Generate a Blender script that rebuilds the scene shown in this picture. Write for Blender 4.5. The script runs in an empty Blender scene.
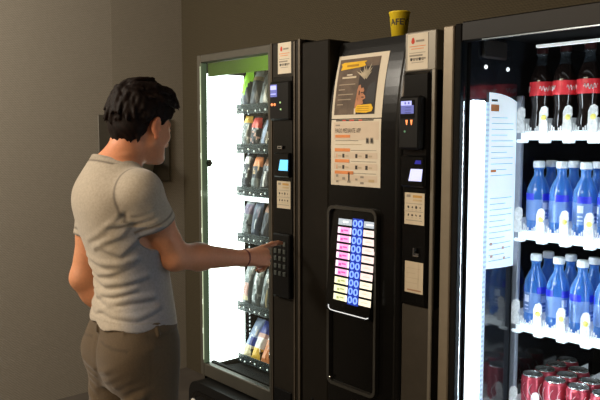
import bpy, math, random
import numpy as np
from mathutils import Vector, Matrix

random.seed(4)
COL = bpy.context.scene.collection
PI = math.pi

# ------------------------------------------------------------------ materials
MATS = {}

def mat(name, color, rough=0.5, metal=0.0, emit=None, strength=0.0, var=0.08, scale=30.0, bump=0.0, spec=0.5,
        trans=0.0, sheen=0.0):
    """principled material whose colour is gently mottled by a noise texture"""
    if name in MATS:
        return MATS[name]
    m = bpy.data.materials.new(name)
    m.use_nodes = True
    nt = m.node_tree
    b = nt.nodes['Principled BSDF']
    b.inputs['Roughness'].default_value = rough
    b.inputs['Metallic'].default_value = metal
    b.inputs['Specular IOR Level'].default_value = spec
    b.inputs['Sheen Weight'].default_value = sheen
    tc = nt.nodes.new('ShaderNodeTexCoord')
    nz = nt.nodes.new('ShaderNodeTexNoise')
    nz.inputs['Scale'].default_value = scale
    nz.inputs['Detail'].default_value = 4
    nt.links.new(tc.outputs['Object'], nz.inputs['Vector'])
    rp = nt.nodes.new('ShaderNodeValToRGB')
    rp.color_ramp.elements[0].position = 0.3
    rp.color_ramp.elements[1].position = 0.7
    rp.color_ramp.elements[0].color = tuple(c * (1 - var) for c in color) + (1,)
    rp.color_ramp.elements[1].color = tuple(min(1, c * (1 + var)) for c in color) + (1,)
    nt.links.new(nz.outputs['Fac'], rp.inputs['Fac'])
    nt.links.new(rp.outputs['Color'], b.inputs['Base Color'])
    if emit:
        b.inputs['Emission Color'].default_value = tuple(emit) + (1,)
        b.inputs['Emission Strength'].default_value = strength
    if bump:
        bp = nt.nodes.new('ShaderNodeBump')
        bp.inputs['Strength'].default_value = bump
        bp.inputs['Distance'].default_value = 0.002
        nt.links.new(nz.outputs['Fac'], bp.inputs['Height'])
        nt.links.new(bp.outputs['Normal'], b.inputs['Normal'])
    if trans > 0:
        t = nt.nodes.new('ShaderNodeBsdfTransparent')
        t.inputs['Color'].default_value = tuple(0.5 + 0.5 * min(1, c) for c in color) + (1,)
        mx = nt.nodes.new('ShaderNodeMixShader')
        mx.inputs['Fac'].default_value = trans
        out = nt.nodes['Material Output']
        nt.links.new(b.outputs[0], mx.inputs[1])
        nt.links.new(t.outputs[0], mx.inputs[2])
        nt.links.new(mx.outputs[0], out.inputs['Surface'])
    MATS[name] = m
    return m


def glass_mat(name, tint=(0.93, 0.97, 0.96), fac=0.06):
    m = bpy.data.materials.new(name)
    m.use_nodes = True
    nt = m.node_tree
    nt.nodes.remove(nt.nodes['Principled BSDF'])
    out = nt.nodes['Material Output']
    t = nt.nodes.new('ShaderNodeBsdfTransparent')
    t.inputs['Color'].default_value = tint + (1,)
    g = nt.nodes.new('ShaderNodeBsdfGlossy')
    g.inputs['Roughness'].default_value = 0.03
    lw = nt.nodes.new('ShaderNodeLayerWeight')
    lw.inputs['Blend'].default_value = 0.25
    mp = nt.nodes.new('ShaderNodeMath')
    mp.operation = 'MULTIPLY_ADD'
    nt.links.new(lw.outputs['Fresnel'], mp.inputs[0])
    mp.inputs[1].default_value = 0.10
    mp.inputs[2].default_value = fac * 0.15
    mx = nt.nodes.new('ShaderNodeMixShader')
    nt.links.new(mp.outputs[0], mx.inputs['Fac'])
    nt.links.new(t.outputs[0], mx.inputs[1])
    nt.links.new(g.outputs[0], mx.inputs[2])
    nt.links.new(mx.outputs[0], out.inputs['Surface'])
    return m


def wall_mat(name, color, dark):
    """woven wall covering: a fine criss-cross weave under broad mottling"""
    m = bpy.data.materials.new(name)
    m.use_nodes = True
    nt = m.node_tree
    b = nt.nodes['Principled BSDF']
    b.inputs['Roughness'].default_value = 0.85
    b.inputs['Specular IOR Level'].default_value = 0.15
    tc = nt.nodes.new('ShaderNodeTexCoord')
    facs = []
    for d in ('Z', 'DIAGONAL'):
        w = nt.nodes.new('ShaderNodeTexWave')
        w.bands_direction = d
        w.inputs['Scale'].default_value = 34 if d == 'Z' else 42
        w.inputs['Distortion'].default_value = 2.5
        w.inputs['Detail'].default_value = 2
        nt.links.new(tc.outputs['Object'], w.inputs['Vector'])
        facs.append(w)
    nz = nt.nodes.new('ShaderNodeTexNoise')
    nz.inputs['Scale'].default_value = 60
    nt.links.new(tc.outputs['Object'], nz.inputs['Vector'])
    ad = nt.nodes.new('ShaderNodeMath'); ad.operation = 'ADD'
    nt.links.new(facs[0].outputs['Fac'], ad.inputs[0])
    nt.links.new(facs[1].outputs['Fac'], ad.inputs[1])
    a2 = nt.nodes.new('ShaderNodeMath'); a2.operation = 'ADD'
    nt.links.new(ad.outputs[0], a2.inputs[0])
    nt.links.new(nz.outputs['Fac'], a2.inputs[1])
    dv = nt.nodes.new('ShaderNodeMath'); dv.operation = 'MULTIPLY'
    nt.links.new(a2.outputs[0], dv.inputs[0])
    dv.inputs[1].default_value = 0.4
    rp = nt.nodes.new('ShaderNodeValToRGB')
    rp.color_ramp.elements[0].position = 0.2
    rp.color_ramp.elements[1].position = 0.95
    rp.color_ramp.elements[0].color = dark + (1,)
    rp.color_ramp.elements[1].color = color + (1,)
    nt.links.new(dv.outputs[0], rp.inputs['Fac'])
    nt.links.new(rp.outputs['Color'], b.inputs['Base Color'])
    bp = nt.nodes.new('ShaderNodeBump')
    bp.inputs['Strength'].default_value = 0.3
    bp.inputs['Distance'].default_value = 0.002
    nt.links.new(dv.outputs[0], bp.inputs['Height'])
    nt.links.new(bp.outputs['Normal'], b.inputs['Normal'])
    return m


def vcol_mat(name, rough=0.7, nscale=300, namp=0.06, bump=0.15, bscale=500, sheen=0.0, spec=0.3, sss=0.0):
    """cloth or skin: colour painted per point, multiplied by a fine noise"""
    m = bpy.data.materials.new(name)
    m.use_nodes = True
    nt = m.node_tree
    b = nt.nodes['Principled BSDF']
    b.inputs['Roughness'].default_value = rough
    b.inputs['Specular IOR Level'].default_value = spec
    b.inputs['Sheen Weight'].default_value = sheen
    if sss:
        b.inputs['Subsurface Weight'].default_value = sss
        b.inputs['Subsurface Radius'].default_value = (0.012, 0.005, 0.003)
    at = nt.nodes.new('ShaderNodeAttribute')
    at.attribute_name = 'Col'
    tc = nt.nodes.new('ShaderNodeTexCoord')
    nz = nt.nodes.new('ShaderNodeTexNoise')
    nz.inputs['Scale'].default_value = nscale
    nz.inputs['Detail'].default_value = 5
    nt.links.new(tc.outputs['Object'], nz.inputs['Vector'])
    mr = nt.nodes.new('ShaderNodeMapRange')
    mr.inputs['From Min'].default_value = 0.3
    mr.inputs['From Max'].default_value = 0.7
    mr.inputs['To Min'].default_value = 1 - namp
    mr.inputs['To Max'].default_value = 1 + namp
    nt.links.new(nz.outputs['Fac'], mr.inputs['Value'])
    vm = nt.nodes.new('ShaderNodeVectorMath'); vm.operation = 'SCALE'
    nt.links.new(at.outputs['Color'], vm.inputs[0])
    nt.links.new(mr.outputs[0], vm.inputs['Scale'])
    nt.links.new(vm.outputs[0], b.inputs['Base Color'])
    n2 = nt.nodes.new('ShaderNodeTexNoise')
    n2.inputs['Scale'].default_value = bscale
    nt.links.new(tc.outputs['Object'], n2.inputs['Vector'])
    bp = nt.nodes.new('ShaderNodeBump')
    bp.inputs['Strength'].default_value = bump
    bp.inputs['Distance'].default_value = 0.001
    nt.links.new(n2.outputs['Fac'], bp.inputs['Height'])
    nt.links.new(bp.outputs['Normal'], b.inputs['Normal'])
    return m


# ------------------------------------------------------------------ mesh builder
TEXT_CACHE = {}

def text_geo(body, bold=0.0):
    if body in TEXT_CACHE:
        return TEXT_CACHE[body]
    cu = bpy.data.curves.new('lettering', 'FONT')
    cu.body = body
    cu.size = 1.0
    cu.align_x = 'CENTER'
    cu.align_y = 'CENTER'
    cu.resolution_u = 2
    cu.offset = bold
    ob = bpy.data.objects.new('lettering', cu)
    COL.objects.link(ob)
    bpy.context.view_layer.update()
    me = bpy.data.meshes.new_from_object(ob.evaluated_get(bpy.context.evaluated_depsgraph_get()))
    vs = [tuple(v.co) for v in me.vertices]
    fs = [tuple(p.vertices) for p in me.polygons]
    bpy.data.objects.remove(ob)
    bpy.data.curves.remove(cu)
    bpy.data.meshes.remove(me)
    TEXT_CACHE[body] = (vs, fs)
    return vs, fs


class MB:
    """collects shapes, then builds ONE mesh object (several material slots allowed)"""
    def __init__(self):
        self.v = []; self.f = []; self.mi = []; self.sm = []; self.mats = []

    def slot(self, m):
        if m not in self.mats:
            self.mats.append(m)
        return self.mats.index(m)

    def add(self, vs, fs, m, smooth=False):
        o = len(self.v)
        s = self.slot(m)
        self.v += [tuple(p) for p in vs]
        for f in fs:
            self.f.append(tuple(i + o for i in f)); self.mi.append(s); self.sm.append(smooth)
        return self

    def box(self, x0, x1, y0, y1, z0, z1, m, bev=0.0):
        if bev > 0:
            b = min(bev, (x1 - x0) * .49, (y1 - y0) * .49, (z1 - z0) * .49)
            vs = []; idx = {}
            for sx in (0, 1):
                for sy in (0, 1):
                    for sz in (0, 1):
                        cx, cy, cz = (x0, x1)[sx], (y0, y1)[sy], (z0, z1)[sz]
                        dx, dy, dz = (b, -b)[sx], (b, -b)[sy], (b, -b)[sz]
                        idx[sx, sy, sz, 0] = len(vs); vs.append((cx, cy + dy, cz + dz))
                        idx[sx, sy, sz, 1] = len(vs); vs.append((cx + dx, cy, cz + dz))
                        idx[sx, sy, sz, 2] = len(vs); vs.append((cx + dx, cy + dy, cz))
            fs = []
            for s in (0, 1):
                fs.append([idx[s, 0, 0, 0], idx[s, 1, 0, 0], idx[s, 1, 1, 0], idx[s, 0, 1, 0]])
                fs.append([idx[0, s, 0, 1], idx[1, s, 0, 1], idx[1, s, 1, 1], idx[0, s, 1, 1]])
                fs.append([idx[0, 0, s, 2], idx[1, 0, s, 2], idx[1, 1, s, 2], idx[0, 1, s, 2]])
            for a in (0, 1):
                for c in (0, 1):
                    fs.append([idx[a, c, 0, 0], idx[a, c, 1, 0], idx[a, c, 1, 1], idx[a, c, 0, 1]])
                    fs.append([idx[a, 0, c, 0], idx[a, 1, c, 0], idx[a, 1, c, 2], idx[a, 0, c, 2]])
                    fs.append([idx[0, a, c, 1], idx[1, a, c, 1], idx[1, a, c, 2], idx[0, a, c, 2]])
                    for e in (0, 1):
                        fs.append([idx[a, c, e, 0], idx[a, c, e, 1], idx[a, c, e, 2]])
            return self.add(vs, fs, m)
        vs = [(x, y, z) for x in (x0, x1) for y in (y0, y1) for z in (z0, z1)]
        fs = [(0, 1, 3, 2), (4, 6, 7, 5), (0, 4, 5, 1), (2, 3, 7, 6), (0, 2, 6, 4), (1, 5, 7, 3)]
        return self.add(vs, fs, m)

    def rect(self, x0, x1, z0, z1, y, m, ny=None, n=1):
        """front-facing card in the xz plane; y a number or a function of z"""
        fy = y if callable(y) else (lambda z: y)
        vs = []; fs = []
        for i in range(n + 1):
            z = z0 + (z1 - z0) * i / n
            vs += [(x0, fy(z), z), (x1, fy(z), z)]
        for i in range(n):
            fs.append((2 * i, 2 * i + 1, 2 * i + 3, 2 * i + 2))
        return self.add(vs, fs, m)

    def text(self, body, cx, cz, y, height, m, width=None, fn=None):
        vs, fs = text_geo(body)
        xs = [p[0] for p in vs]; zs = [p[1] for p in vs]
        w = max(xs) - min(xs); hh = max(zs) - min(zs)
        mx = (max(xs) + min(xs)) / 2; mz = (max(zs) + min(zs)) / 2
        sz = height / hh
        sx = width / w if width else sz
        fy = y if callable(y) else (lambda z: y)
        out = []
        for p in vs:
            x = cx + (p[0] - mx) * sx; z = cz + (p[1] - mz) * sz
            out.append(fn(x, z) if fn else (x, fy(z), z))
        return self.add(out, fs, m)

    def prism_x(self, prof, x0, x1, m, smooth=False):
        """polygon in (y, z) swept along x"""
        n = len(prof)
        vs = [(x0, y, z) for y, z in prof] + [(x1, y, z) for y, z in prof]
        fs = [tuple(range(n))[::-1], tuple(range(n, 2 * n))]
        self.add(vs, fs, m)
        o = len(self.v) - 2 * n
        s = self.slot(m)
        for i in range(n):
            j = (i + 1) % n
            self.f.append((o + i, o + j, o + n + j, o + n + i)); self.mi.append(s); self.sm.append(smooth)
        return self

    def plate(self, outline, y0, y1, m):
        """polygon in (x, z) swept along y"""
        n = len(outline)
        vs = [(x, y0, z) for x, z in outline] + [(x, y1, z) for x, z in outline]
        fs = [tuple(range(n)), tuple(range(n, 2 * n))[::-1]]
        for i in range(n):
            j = (i + 1) % n
            fs.append((i, n + i, n + j, j))
        return self.add(vs, fs, m)

    def ring(self, outer, inner, y0, y1, m):
        """frame between two polygons of equal length in (x, z)"""
        n = len(outer)
        fy0 = y0 if callable(y0) else (lambda z: y0)
        vs = [(x, fy0(z), z) for x, z in outer] + [(x, fy0(z), z) for x, z in inner]
        vs += [(x, y1, z) for x, z in outer] + [(x, y1, z) for x, z in inner]
        fs = []
        for i in range(n):
            j = (i + 1) % n
            fs.append((i, j, n + j, n + i))
            fs.append((i, 2 * n + i, 2 * n + j, j))
            fs.append((n + i, n + j, 3 * n + j, 3 * n + i))
        return self.add(vs, fs, m)

    def lathe(self, prof, c, m, n=20, axis='z', smooth=True):
        vs = []; fs = []
        k = len(prof)
        for i in range(n):
            a = 2 * PI * i / n
            for r, h in prof:
                if axis == 'z':
                    vs.append((c[0] + r * math.cos(a), c[1] + r * math.sin(a), c[2] + h))
                else:
                    vs.append((c[0] + r * math.cos(a), c[1] - h, c[2] + r * math.sin(a)))
        for i in range(n):
            j = (i + 1) % n
            for q in range(k - 1):
                if axis == 'z':
                    fs.append((i * k + q, j * k + q, j * k + q + 1, i * k + q + 1))
                else:
                    fs.append((i * k + q, i * k + q + 1, j * k + q + 1, j * k + q))
        return self.add(vs, fs, m, smooth)

    def tube(self, pts, r, m, n=8, smooth=True):
        pts = [Vector(p) for p in pts]
        vs = []; fs = []
        up = None
        for i, p in enumerate(pts):
            d = (pts[min(i + 1, len(pts) - 1)] - pts[max(i - 1, 0)]).normalized()
            if up is None:
                up = d.orthogonal().normalized()
            a = (up - d * up.dot(d)).normalized()
            up = a
            b = d.cross(a)
            for k in range(n):
                t = 2 * PI * k / n
                vs.append(p + (a * math.cos(t) + b * math.sin(t)) * r)
        for i in range(len(pts) - 1):
            for k in range(n):
                q = (k + 1) % n
                fs.append((i * n + k, i * n + q, (i + 1) * n + q, (i + 1) * n + k))
        fs.append(tuple(range(n))[::-1])
        fs.append(tuple(range((len(pts) - 1) * n, len(pts) * n)))
        return self.add(vs, fs, m, smooth)

    def build(self, name, parent=None, label=None):
        me = bpy.data.meshes.new(name)
        me.from_pydata(self.v, [], self.f)
        for m in self.mats:
            me.materials.append(m)
        me.polygons.foreach_set('material_index', self.mi)
        me.polygons.foreach_set('use_smooth', self.sm)
        me.update()
        o = bpy.data.objects.new(name, me)
        COL.objects.link(o)
        if parent is not None:
            o.parent = parent
            o.matrix_parent_inverse = Matrix.Translation(parent.location).inverted() if parent.parent is None and parent.type == 'EMPTY' else Matrix()
        if label:
            o['label'] = label
        return o


def thing(name, label, cat, loc=(0, 0, 0), group=None):
    o = bpy.data.objects.new(name, None)
    o.empty_display_size = 0.05
    COL.objects.link(o)
    o.location = loc
    o['label'] = label; o['category'] = cat
    if group: o['group'] = group
    return o


def tag(o, label, cat, group=None):
    o['label'] = label; o['category'] = cat
    if group: o['group'] = group
    return o


def struct(o):
    o['kind'] = 'structure'
    return o


def rrect(x0, x1, z0, z1, r, n=5):
    pts = []
    for cx, cz, a0 in ((x1 - r, z1 - r, 0), (x0 + r, z1 - r, 90), (x0 + r, z0 + r, 180), (x1 - r, z0 + r, 270)):
        for i in range(n + 1):
            a = math.radians(a0 + 90 * i / n)
            pts.append((cx + r * math.cos(a), cz + r * math.sin(a)))
    return pts


# shared materials
M_brown = mat('dark_bronze_panel', (0.022, 0.0185, 0.014), 0.5, 0.1, var=0.06, spec=0.2)
M_bronze_lt = mat('bronze_edge', (0.13, 0.11, 0.085), 0.4, 0.5, var=0.05)
M_frame = mat('grey_door_frame', (0.08, 0.076, 0.062), 0.42, 0.4, var=0.05)
M_silver = mat('silver_paint', (0.24, 0.22, 0.18), 0.4, 0.35, var=0.04)
M_post = mat('champagne_metal', (0.27, 0.23, 0.17), 0.42, 0.35, var=0.05)
M_black = mat('black_plastic', (0.006, 0.006, 0.006), 0.45, var=0.1, spec=0.22)
M_gloss = mat('black_gloss', (0.004, 0.0038, 0.0035), 0.25, var=0.1, spec=0.28)
M_matte = mat('black_matte', (0.006, 0.006, 0.006), 0.8, var=0.1, spec=0.15)
M_liner = mat('dark_liner', (0.010, 0.012, 0.016), 0.10, var=0.1, spec=0.9)
M_paper = mat('white_paper', (0.72, 0.66, 0.54), 0.8, var=0.02)
M_paper2 = mat('cream_sticker', (0.62, 0.54, 0.40), 0.7, var=0.03)
M_ink = mat('black_ink', (0.05, 0.045, 0.04), 0.8)
M_grey_ink = mat('grey_ink', (0.30, 0.27, 0.22), 0.8)
M_orange_ink = mat('orange_ink', (0.75, 0.28, 0.10), 0.8)
M_red_ink = mat('red_ink', (0.62, 0.07, 0.04), 0.8)
M_yellow_ink = mat('yellow_ink', (0.85, 0.52, 0.03), 0.8)
M_chrome = mat('chrome', (0.7, 0.7, 0.7), 0.2, 1.0, var=0.02)

# ------------------------------------------------------------------ the setting
FRONT = 0.0
XW = -3.86          # side wall
YB = 0.85           # wall behind the machines
Mw1 = wall_mat('woven_wallcover_light', (0.34, 0.315, 0.265), (0.24, 0.22, 0.185))
Mw2 = wall_mat('woven_wallcover_dark', (0.076, 0.064, 0.041), (0.052, 0.043, 0.027))
struct(MB().box(XW - 0.1, XW, -4.2, YB + 0.1, 0, 2.9, Mw1).build('wall_left'))
struct(MB().box(XW, 1.9, YB, YB + 0.1, 0, 2.9, Mw2).build('wall_back'))
struct(MB().box(XW - 0.1, 1.9, -4.2, YB + 0.1, 2.9, 3.0, mat('ceiling_paint', (0.35, 0.33, 0.3), 0.9)).build('ceiling'))
struct(MB().box(XW - 0.1, 1.9, -4.2, YB + 0.1, -0.1, 0, mat('dark_floor', (0.08, 0.07, 0.06), 0.4, scale=8, var=0.2)).build('floor'))
# flat strip of slightly darker wallcover in the corner
struct(MB().box(XW, XW + 0.0008, 0.37, YB, 0, 2.9, wall_mat('woven_wallcover_mid', (0.30, 0.275, 0.225), (0.21, 0.19, 0.155))).build('trim_1'))

# grey wall box behind the person's head
M_box = mat('grey_wall_box', (0.10, 0.092, 0.075), 0.5, 0.2)
wb = thing('wall_dispenser', 'dark grey dispenser panel with steel lip on the wall behind the person', 'dispenser', (XW + 0.012, 0.5, 1.23))
MB().box(XW + 0.012, XW + 0.022, 0.265, 0.735, 1.232, 1.635, M_box, 0.004).build('back_panel', wb)
sp = MB()
prof = []
for i in range(15):
    a = PI * i / 14
    prof.append((0.49 + 0.13 * math.cos(a), 0.075 * math.sin(a)))
for z0, z1, k in ((1.255, 1.335, 0.85), (1.335, 1.35, 1.0)):
    n = len(prof)
    vs = [(XW + 0.022 + d * k, 0.49 + (y - 0.49) * k, z0) for y, d in prof] + [(XW + 0.022 + d, y, z1) for y, d in prof]
    fs = [(i, i + 1, n + i + 1, n + i) for i in range(n - 1)] + [tuple(range(n, 2 * n)), tuple(range(n))[::-1]]
    sp.add(vs, fs, mat('brushed_steel', (0.42, 0.42, 0.40), 0.35, 0.8))
sp.build('steel_body', wb)
MB().box(XW + 0.022, XW + 0.11, 0.39, 0.62, 1.352, 1.374, mat('pale_steel', (0.75, 0.75, 0.72), 0.3, 0.3), 0.008).build('rim', wb)

# ------------------------------------------------------------------ snack machine
SX0, SX1 = -2.385, -1.758
GX1 = -1.915        # where the glass door ends and the selection column begins
sm = thing('snack_machine', 'tall bronze snack vending machine with brightly lit glass door, nearest the person', 'vending machine', ((SX0 + SX1) / 2, 0.4, 0))
c = MB()
c.box(SX0, SX0 + 0.02, 0.02, 0.82, 0.0, 1.825, M_brown)
c.box(SX1 - 0.02, SX1, 0.02, 0.82, 0.0, 1.825, M_brown)
c.box(SX0, SX1, 0.02, 0.82, 1.80, 1.825, M_brown)
c.box(SX0, SX1, 0.80, 0.82, 0.0, 1.825, M_brown)
c.box(SX0, SX1, 0.02, 0.82, 0.02, 0.53, M_brown)
c.build('cabinet', sm)
d = MB()
d.box(SX0, SX0 + 0.026, 0.0, 0.03, 0.53, 1.825, M_frame, 0.003)
d.box(SX0 + 0.026, GX1, 0.0, 0.03, 1.795, 1.825, M_frame, 0.003)
d.box(SX0 + 0.026, GX1, 0.0, 0.03, 0.53, 0.583, M_frame, 0.003)
d.box(GX1 - 0.018, GX1, -0.002, 0.03, 0.53, 1.825, M_frame, 0.003)
df = d.build('door_frame', sm)
# polished green-tinted edge of the door glass, its reflected highlights painted as glow
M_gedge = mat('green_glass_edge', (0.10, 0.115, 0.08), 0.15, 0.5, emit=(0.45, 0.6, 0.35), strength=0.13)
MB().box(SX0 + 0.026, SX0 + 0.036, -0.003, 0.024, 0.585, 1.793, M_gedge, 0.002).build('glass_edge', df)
MB().box(SX0 + 0.0285, SX0 + 0.0325, -0.0045, -0.003, 0.60, 1.78, mat('edge_shine', (0.45, 0.52, 0.40), 0.2, emit=(0.6, 0.75, 0.5), strength=0.6, var=0.6, scale=6)).build('edge_highlight', df)  # bright line painting the highlight reflected in the edge
M_spark = mat('edge_glint', (0.8, 0.9, 0.8), 0.2, emit=(0.8, 1, 0.8), strength=0.55)
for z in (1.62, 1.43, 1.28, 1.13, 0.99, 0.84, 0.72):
    MB().box(SX0 + 0.028, SX0 + 0.033, -0.006, -0.004, z - .012, z + .012, M_spark, .002).build('clip', df)  # bright spots painting glints along the glass edge, not fasteners
GLASS = glass_mat('door_glass')
MB().box(SX0 + 0.036, GX1 - 0.018, 0.008, 0.013, 0.583, 1.795, GLASS).build('glass_pane', sm)
# white inner side, made to glow in place of the door's LED strip
M_lit = mat('lit_white_liner', (0.95, 0.97, 0.95), 0.5, emit=(0.93, 1.0, 0.93), strength=4.0, var=0.0)
MB().box(SX0 + 0.02, SX0 + 0.033, 0.03, 0.205, 0.572, 1.755, M_lit).build('glowing_liner', sm)
MB().box(SX0 + 0.02, SX0 + 0.03, 0.205, 0.80, 0.53, 1.80, M_matte).build('side_liner', sm)
hs = MB()
M_dot = mat('lit_hole', (0.9, 0.95, 0.95), 0.5, emit=(0.9, 1, 1), strength=1.1)
hs.box(SX0 + 0.03, SX0 + 0.034, 0.212, 0.25, 0.55, 1.75, M_matte)
z = 0.56
while z < 1.74:
    hs.box(SX0 + 0.034, SX0 + 0.035, 0.226, 0.232, z, z + 0.008, M_dot); z += 0.017
hs.build('slotted_rail', sm)
hc = MB()
for z, s in ((1.40, 0.016),):
    hc.lathe([(0, 0.01), (s * .7, 0.009), (s, 0.0)], (0, 0, 0), M_matte, 6, 'y')
hc.v = [(SX0 + 0.034 - p[1], 0.03 + p[0], 1.40 + p[2]) for p in hc.v]
hc.build('hinge_cap', sm)
for z in (1.72, 1.66, 1.56, 1.14, 0.99, 0.9, 0.75):
    MB().box(SX0 + 0.033, SX0 + 0.035, 0.052, 0.056, z, z + (0.05 if z > 1.6 else 0.008), mat('pale_clip', (0.5, 0.55, 0.5), 0.5)).build('clip', sm)
# header board: olive shading to bright green
M_green = bpy.data.materials.new('lime_header')
M_green.use_nodes = True
nt = M_green.node_tree
bs = nt.nodes['Principled BSDF']
tc = nt.nodes.new('ShaderNodeTexCoord'); gx = nt.nodes.new('ShaderNodeSeparateXYZ')
mr = nt.nodes.new('ShaderNodeMapRange'); cr = nt.nodes.new('ShaderNodeValToRGB')
nt.links.new(tc.outputs['Object'], gx.inputs[0]); nt.links.new(gx.outputs[0], mr.inputs['Value'])
mr.inputs['From Min'].default_value = SX0 + 0.03; mr.inputs['From Max'].default_value = GX1 - 0.02
nt.links.new(mr.outputs[0], cr.inputs[0])
cr.color_ramp.elements[0].color = (0.055, 0.085, 0.012, 1)
cr.color_ramp.elements[1].color = (0.20, 0.42, 0.015, 1)
e = cr.color_ramp.elements.new(0.45); e.color = (0.075, 0.135, 0.015, 1)
bs.inputs['Base Color'].default_value = (0.02, 0.035, 0.004, 1); nt.links.new(cr.outputs[0], bs.inputs['Emission Color'])
bs.inputs['Emission Strength'].default_value = 0.75; bs.inputs['Specular IOR Level'].default_value = 0.1; bs.inputs['Roughness'].default_value = 0.8
hd = MB().box(SX0 + 0.034, GX1 - 0.02, 0.03, 0.036, 1.742, 1.794, M_green).build('header_board', sm, 'lime green strip across the top of the lit window')

TRAYS = [1.612, 1.452, 1.278, 1.085, 0.795, 0.572]
M_clear = mat('clear_tray_plastic', (0.05, 0.07, 0.078), 0.2, var=0.4, scale=50, trans=0.5, spec=0.2)
M_traydk = mat('tray_metal', (0.12, 0.125, 0.12), 0.4, 0.5)
M_spk = mat('tray_glint', (0.85, 0.92, 0.92), 0.2, emit=(0.85, 0.95, 0.95), strength=0.5)
LANES = [-2.320, -2.259, -2.198]
rnd = random.Random(8)
for ti, tz in enumerate(TRAYS):
    t = MB()
    t.box(SX0 + 0.036, GX1 - 0.02, 0.169, 0.70, tz, tz + 0.006, M_traydk)
    tr = t.build('tray', sm)
    f = MB()
    f.box(SX0 + 0.036, GX1 - 0.02, 0.164, 0.169, tz - 0.014, tz + 0.024, M_clear, 0.002)
    for k in range(7):
        x = SX0 + 0.05 + k * 0.036 + rnd.uniform(-.008, .008)
        f.lathe([(0, 0.003), (0.003, 0.002), (0.0045, 0)], (x, 0.164, tz + rnd.uniform(-.006, .004)), M_spk if k % 2 else M_chrome, 8, 'y')
    f.build('front_rail', tr)
    dv = MB()
    for x in (-2.2895, -2.2285, -2.1675, -2.1065, -2.0455, -1.9845):
        dv.box(x - 0.0015, x + 0.0015, 0.19, 0.68, tz + 0.006, tz + 0.045, M_clear)
    dv.build('lane_divider', tr)
    for lx in LANES + [-2.137, -2.076, -2.015, -1.965]:
        pts = []
        for i in range(73):
            a = 2 * PI * i / 12
            pts.append((lx + 0.026 * math.cos(a), 0.190 + 0.40 * i / 72, tz + 0.036 + 0.026 * math.sin(a)))
        MB().tube(pts, 0.0016, M_chrome, 5).build('spiral', tr)
MB().box(SX0 + 0.036, GX1 - 0.02, 0.164, 0.19, 1.245, 1.262, mat('light_bar', (0.95, 0.97, 1), 0.4, emit=(0.95, 1, 1), strength=2.0)).build('light_bar', sm)
# dark sloping drop chute at the bottom of the window
MB().prism_x([(0.03, 0.53), (0.03, 0.588), (0.045, 0.588), (0.06, 0.560), (0.16, 0.548), (0.5, 0.54), (0.5, 0.53)], SX0 + 0.034, GX1 - 0.02, M_matte).build('drop_chute', sm)
# delivery hatch below the window: a rounded black cover standing proud
pts = rrect(SX0 - 0.005, GX1 + 0.01, 0.06, 0.525, 0.06, 6)
dh = MB()
dh.plate([(x, z) for x, z in pts], -0.055, 0.02, M_black)
inn = [(SX0 + 0.03 + (x - SX0 + 0.005) * 0.87, 0.10 + (z - 0.06) * 0.80) for x, z in pts]
dh.ring([(SX0 + 0.015 + (x - SX0 + 0.005) * 0.93, 0.085 + (z - 0.06) * 0.87) for x, z in pts], inn, -0.058, -0.05, M_gloss)
hatch = dh.build('delivery_hatch', sm)
MB().box(SX0 + 0.028, SX0 + 0.05, -0.068, -0.055, 0.40, 0.452, mat('pale_latch', (0.5, 0.5, 0.48), 0.4), 0.004).build('latch', hatch)
# selection column
c = MB()
c.box(GX1, SX1, 0.0, 0.03, 0.0, 1.825, M_brown, 0.004)
sc = c.build('selection_column', sm)
MB().box(-1.792, -1.786, -0.004, 0.0, 0.2, 1.82, M_bronze_lt).build('edge_strip', sc)
MB().box(-1.766, -1.758, -0.006, 0.0, 0.0, 1.825, M_bronze_lt).build('edge_strip', sc)
MB().box(GX1 + 0.002, GX1 + 0.007, -0.004, 0.0, 0.53, 1.825, M_bronze_lt).build('edge_strip', sc)
MB().box(-1.898, -1.796, -0.005, 0.0, 0.945, 1.708, M_gloss, 0.002).build('black_inlay', sc)


def service_sticker(x0, x1, z0, z1, y, parent, label):
    """pale notice with a red mark, a grey heading and lines of small print"""
    s = MB()
    s.rect(x0, x1, z0, z1, y, M_paper)
    w = x1 - x0; h = z1 - z0
    # flame-shaped red mark
    fl = []
    for i in range(12):
        a = 2 * PI * i / 12
        fl.append((x0 + w * 0.27 + math.cos(a) * w * 0.085, z0 + h * 0.79 + math.sin(a) * w * 0.10 * (1.5 if math.sin(a) > 0 and abs(math.cos(a)) < .6 else 1)))
    s.add([(x, y - 0.0006, z) for x, z in fl], [tuple(range(12))], M_red_ink)
    s.rect(x0 + w * .42, x0 + w * .82, z0 + h * .765, z0 + h * .82, y - 0.0006, M_grey_ink)
    for k, (a, b) in enumerate(((.1, .9), (.18, .8))):
        s.rect(x0 + w * a, x0 + w * b, z0 + h * (.64 - k * .07), z0 + h * (.66 - k * .07), y - 0.0006, M_orange_ink)
    for k, (a, b) in enumerate(((.1, .88), (.1, .75), (.14, .9), (.2, .8))):
        s.rect(x0 + w * a, x0 + w * b, z0 + h * (.46 - k * .09), z0 + h * (.475 - k * .09 + (.03 if k in (1, 2) else 0)), y - 0.0006, M_grey_ink)
    for k in range(5):
        xx = x0 + w * (.15 + .14 * k)
        s.rect(xx, xx + w * .09, z0 + h * .25, z0 + h * .33, y - 0.0007, M_ink if k in (0, 3) else M_grey_ink)
    return s.build('sticker', parent, label)


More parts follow.
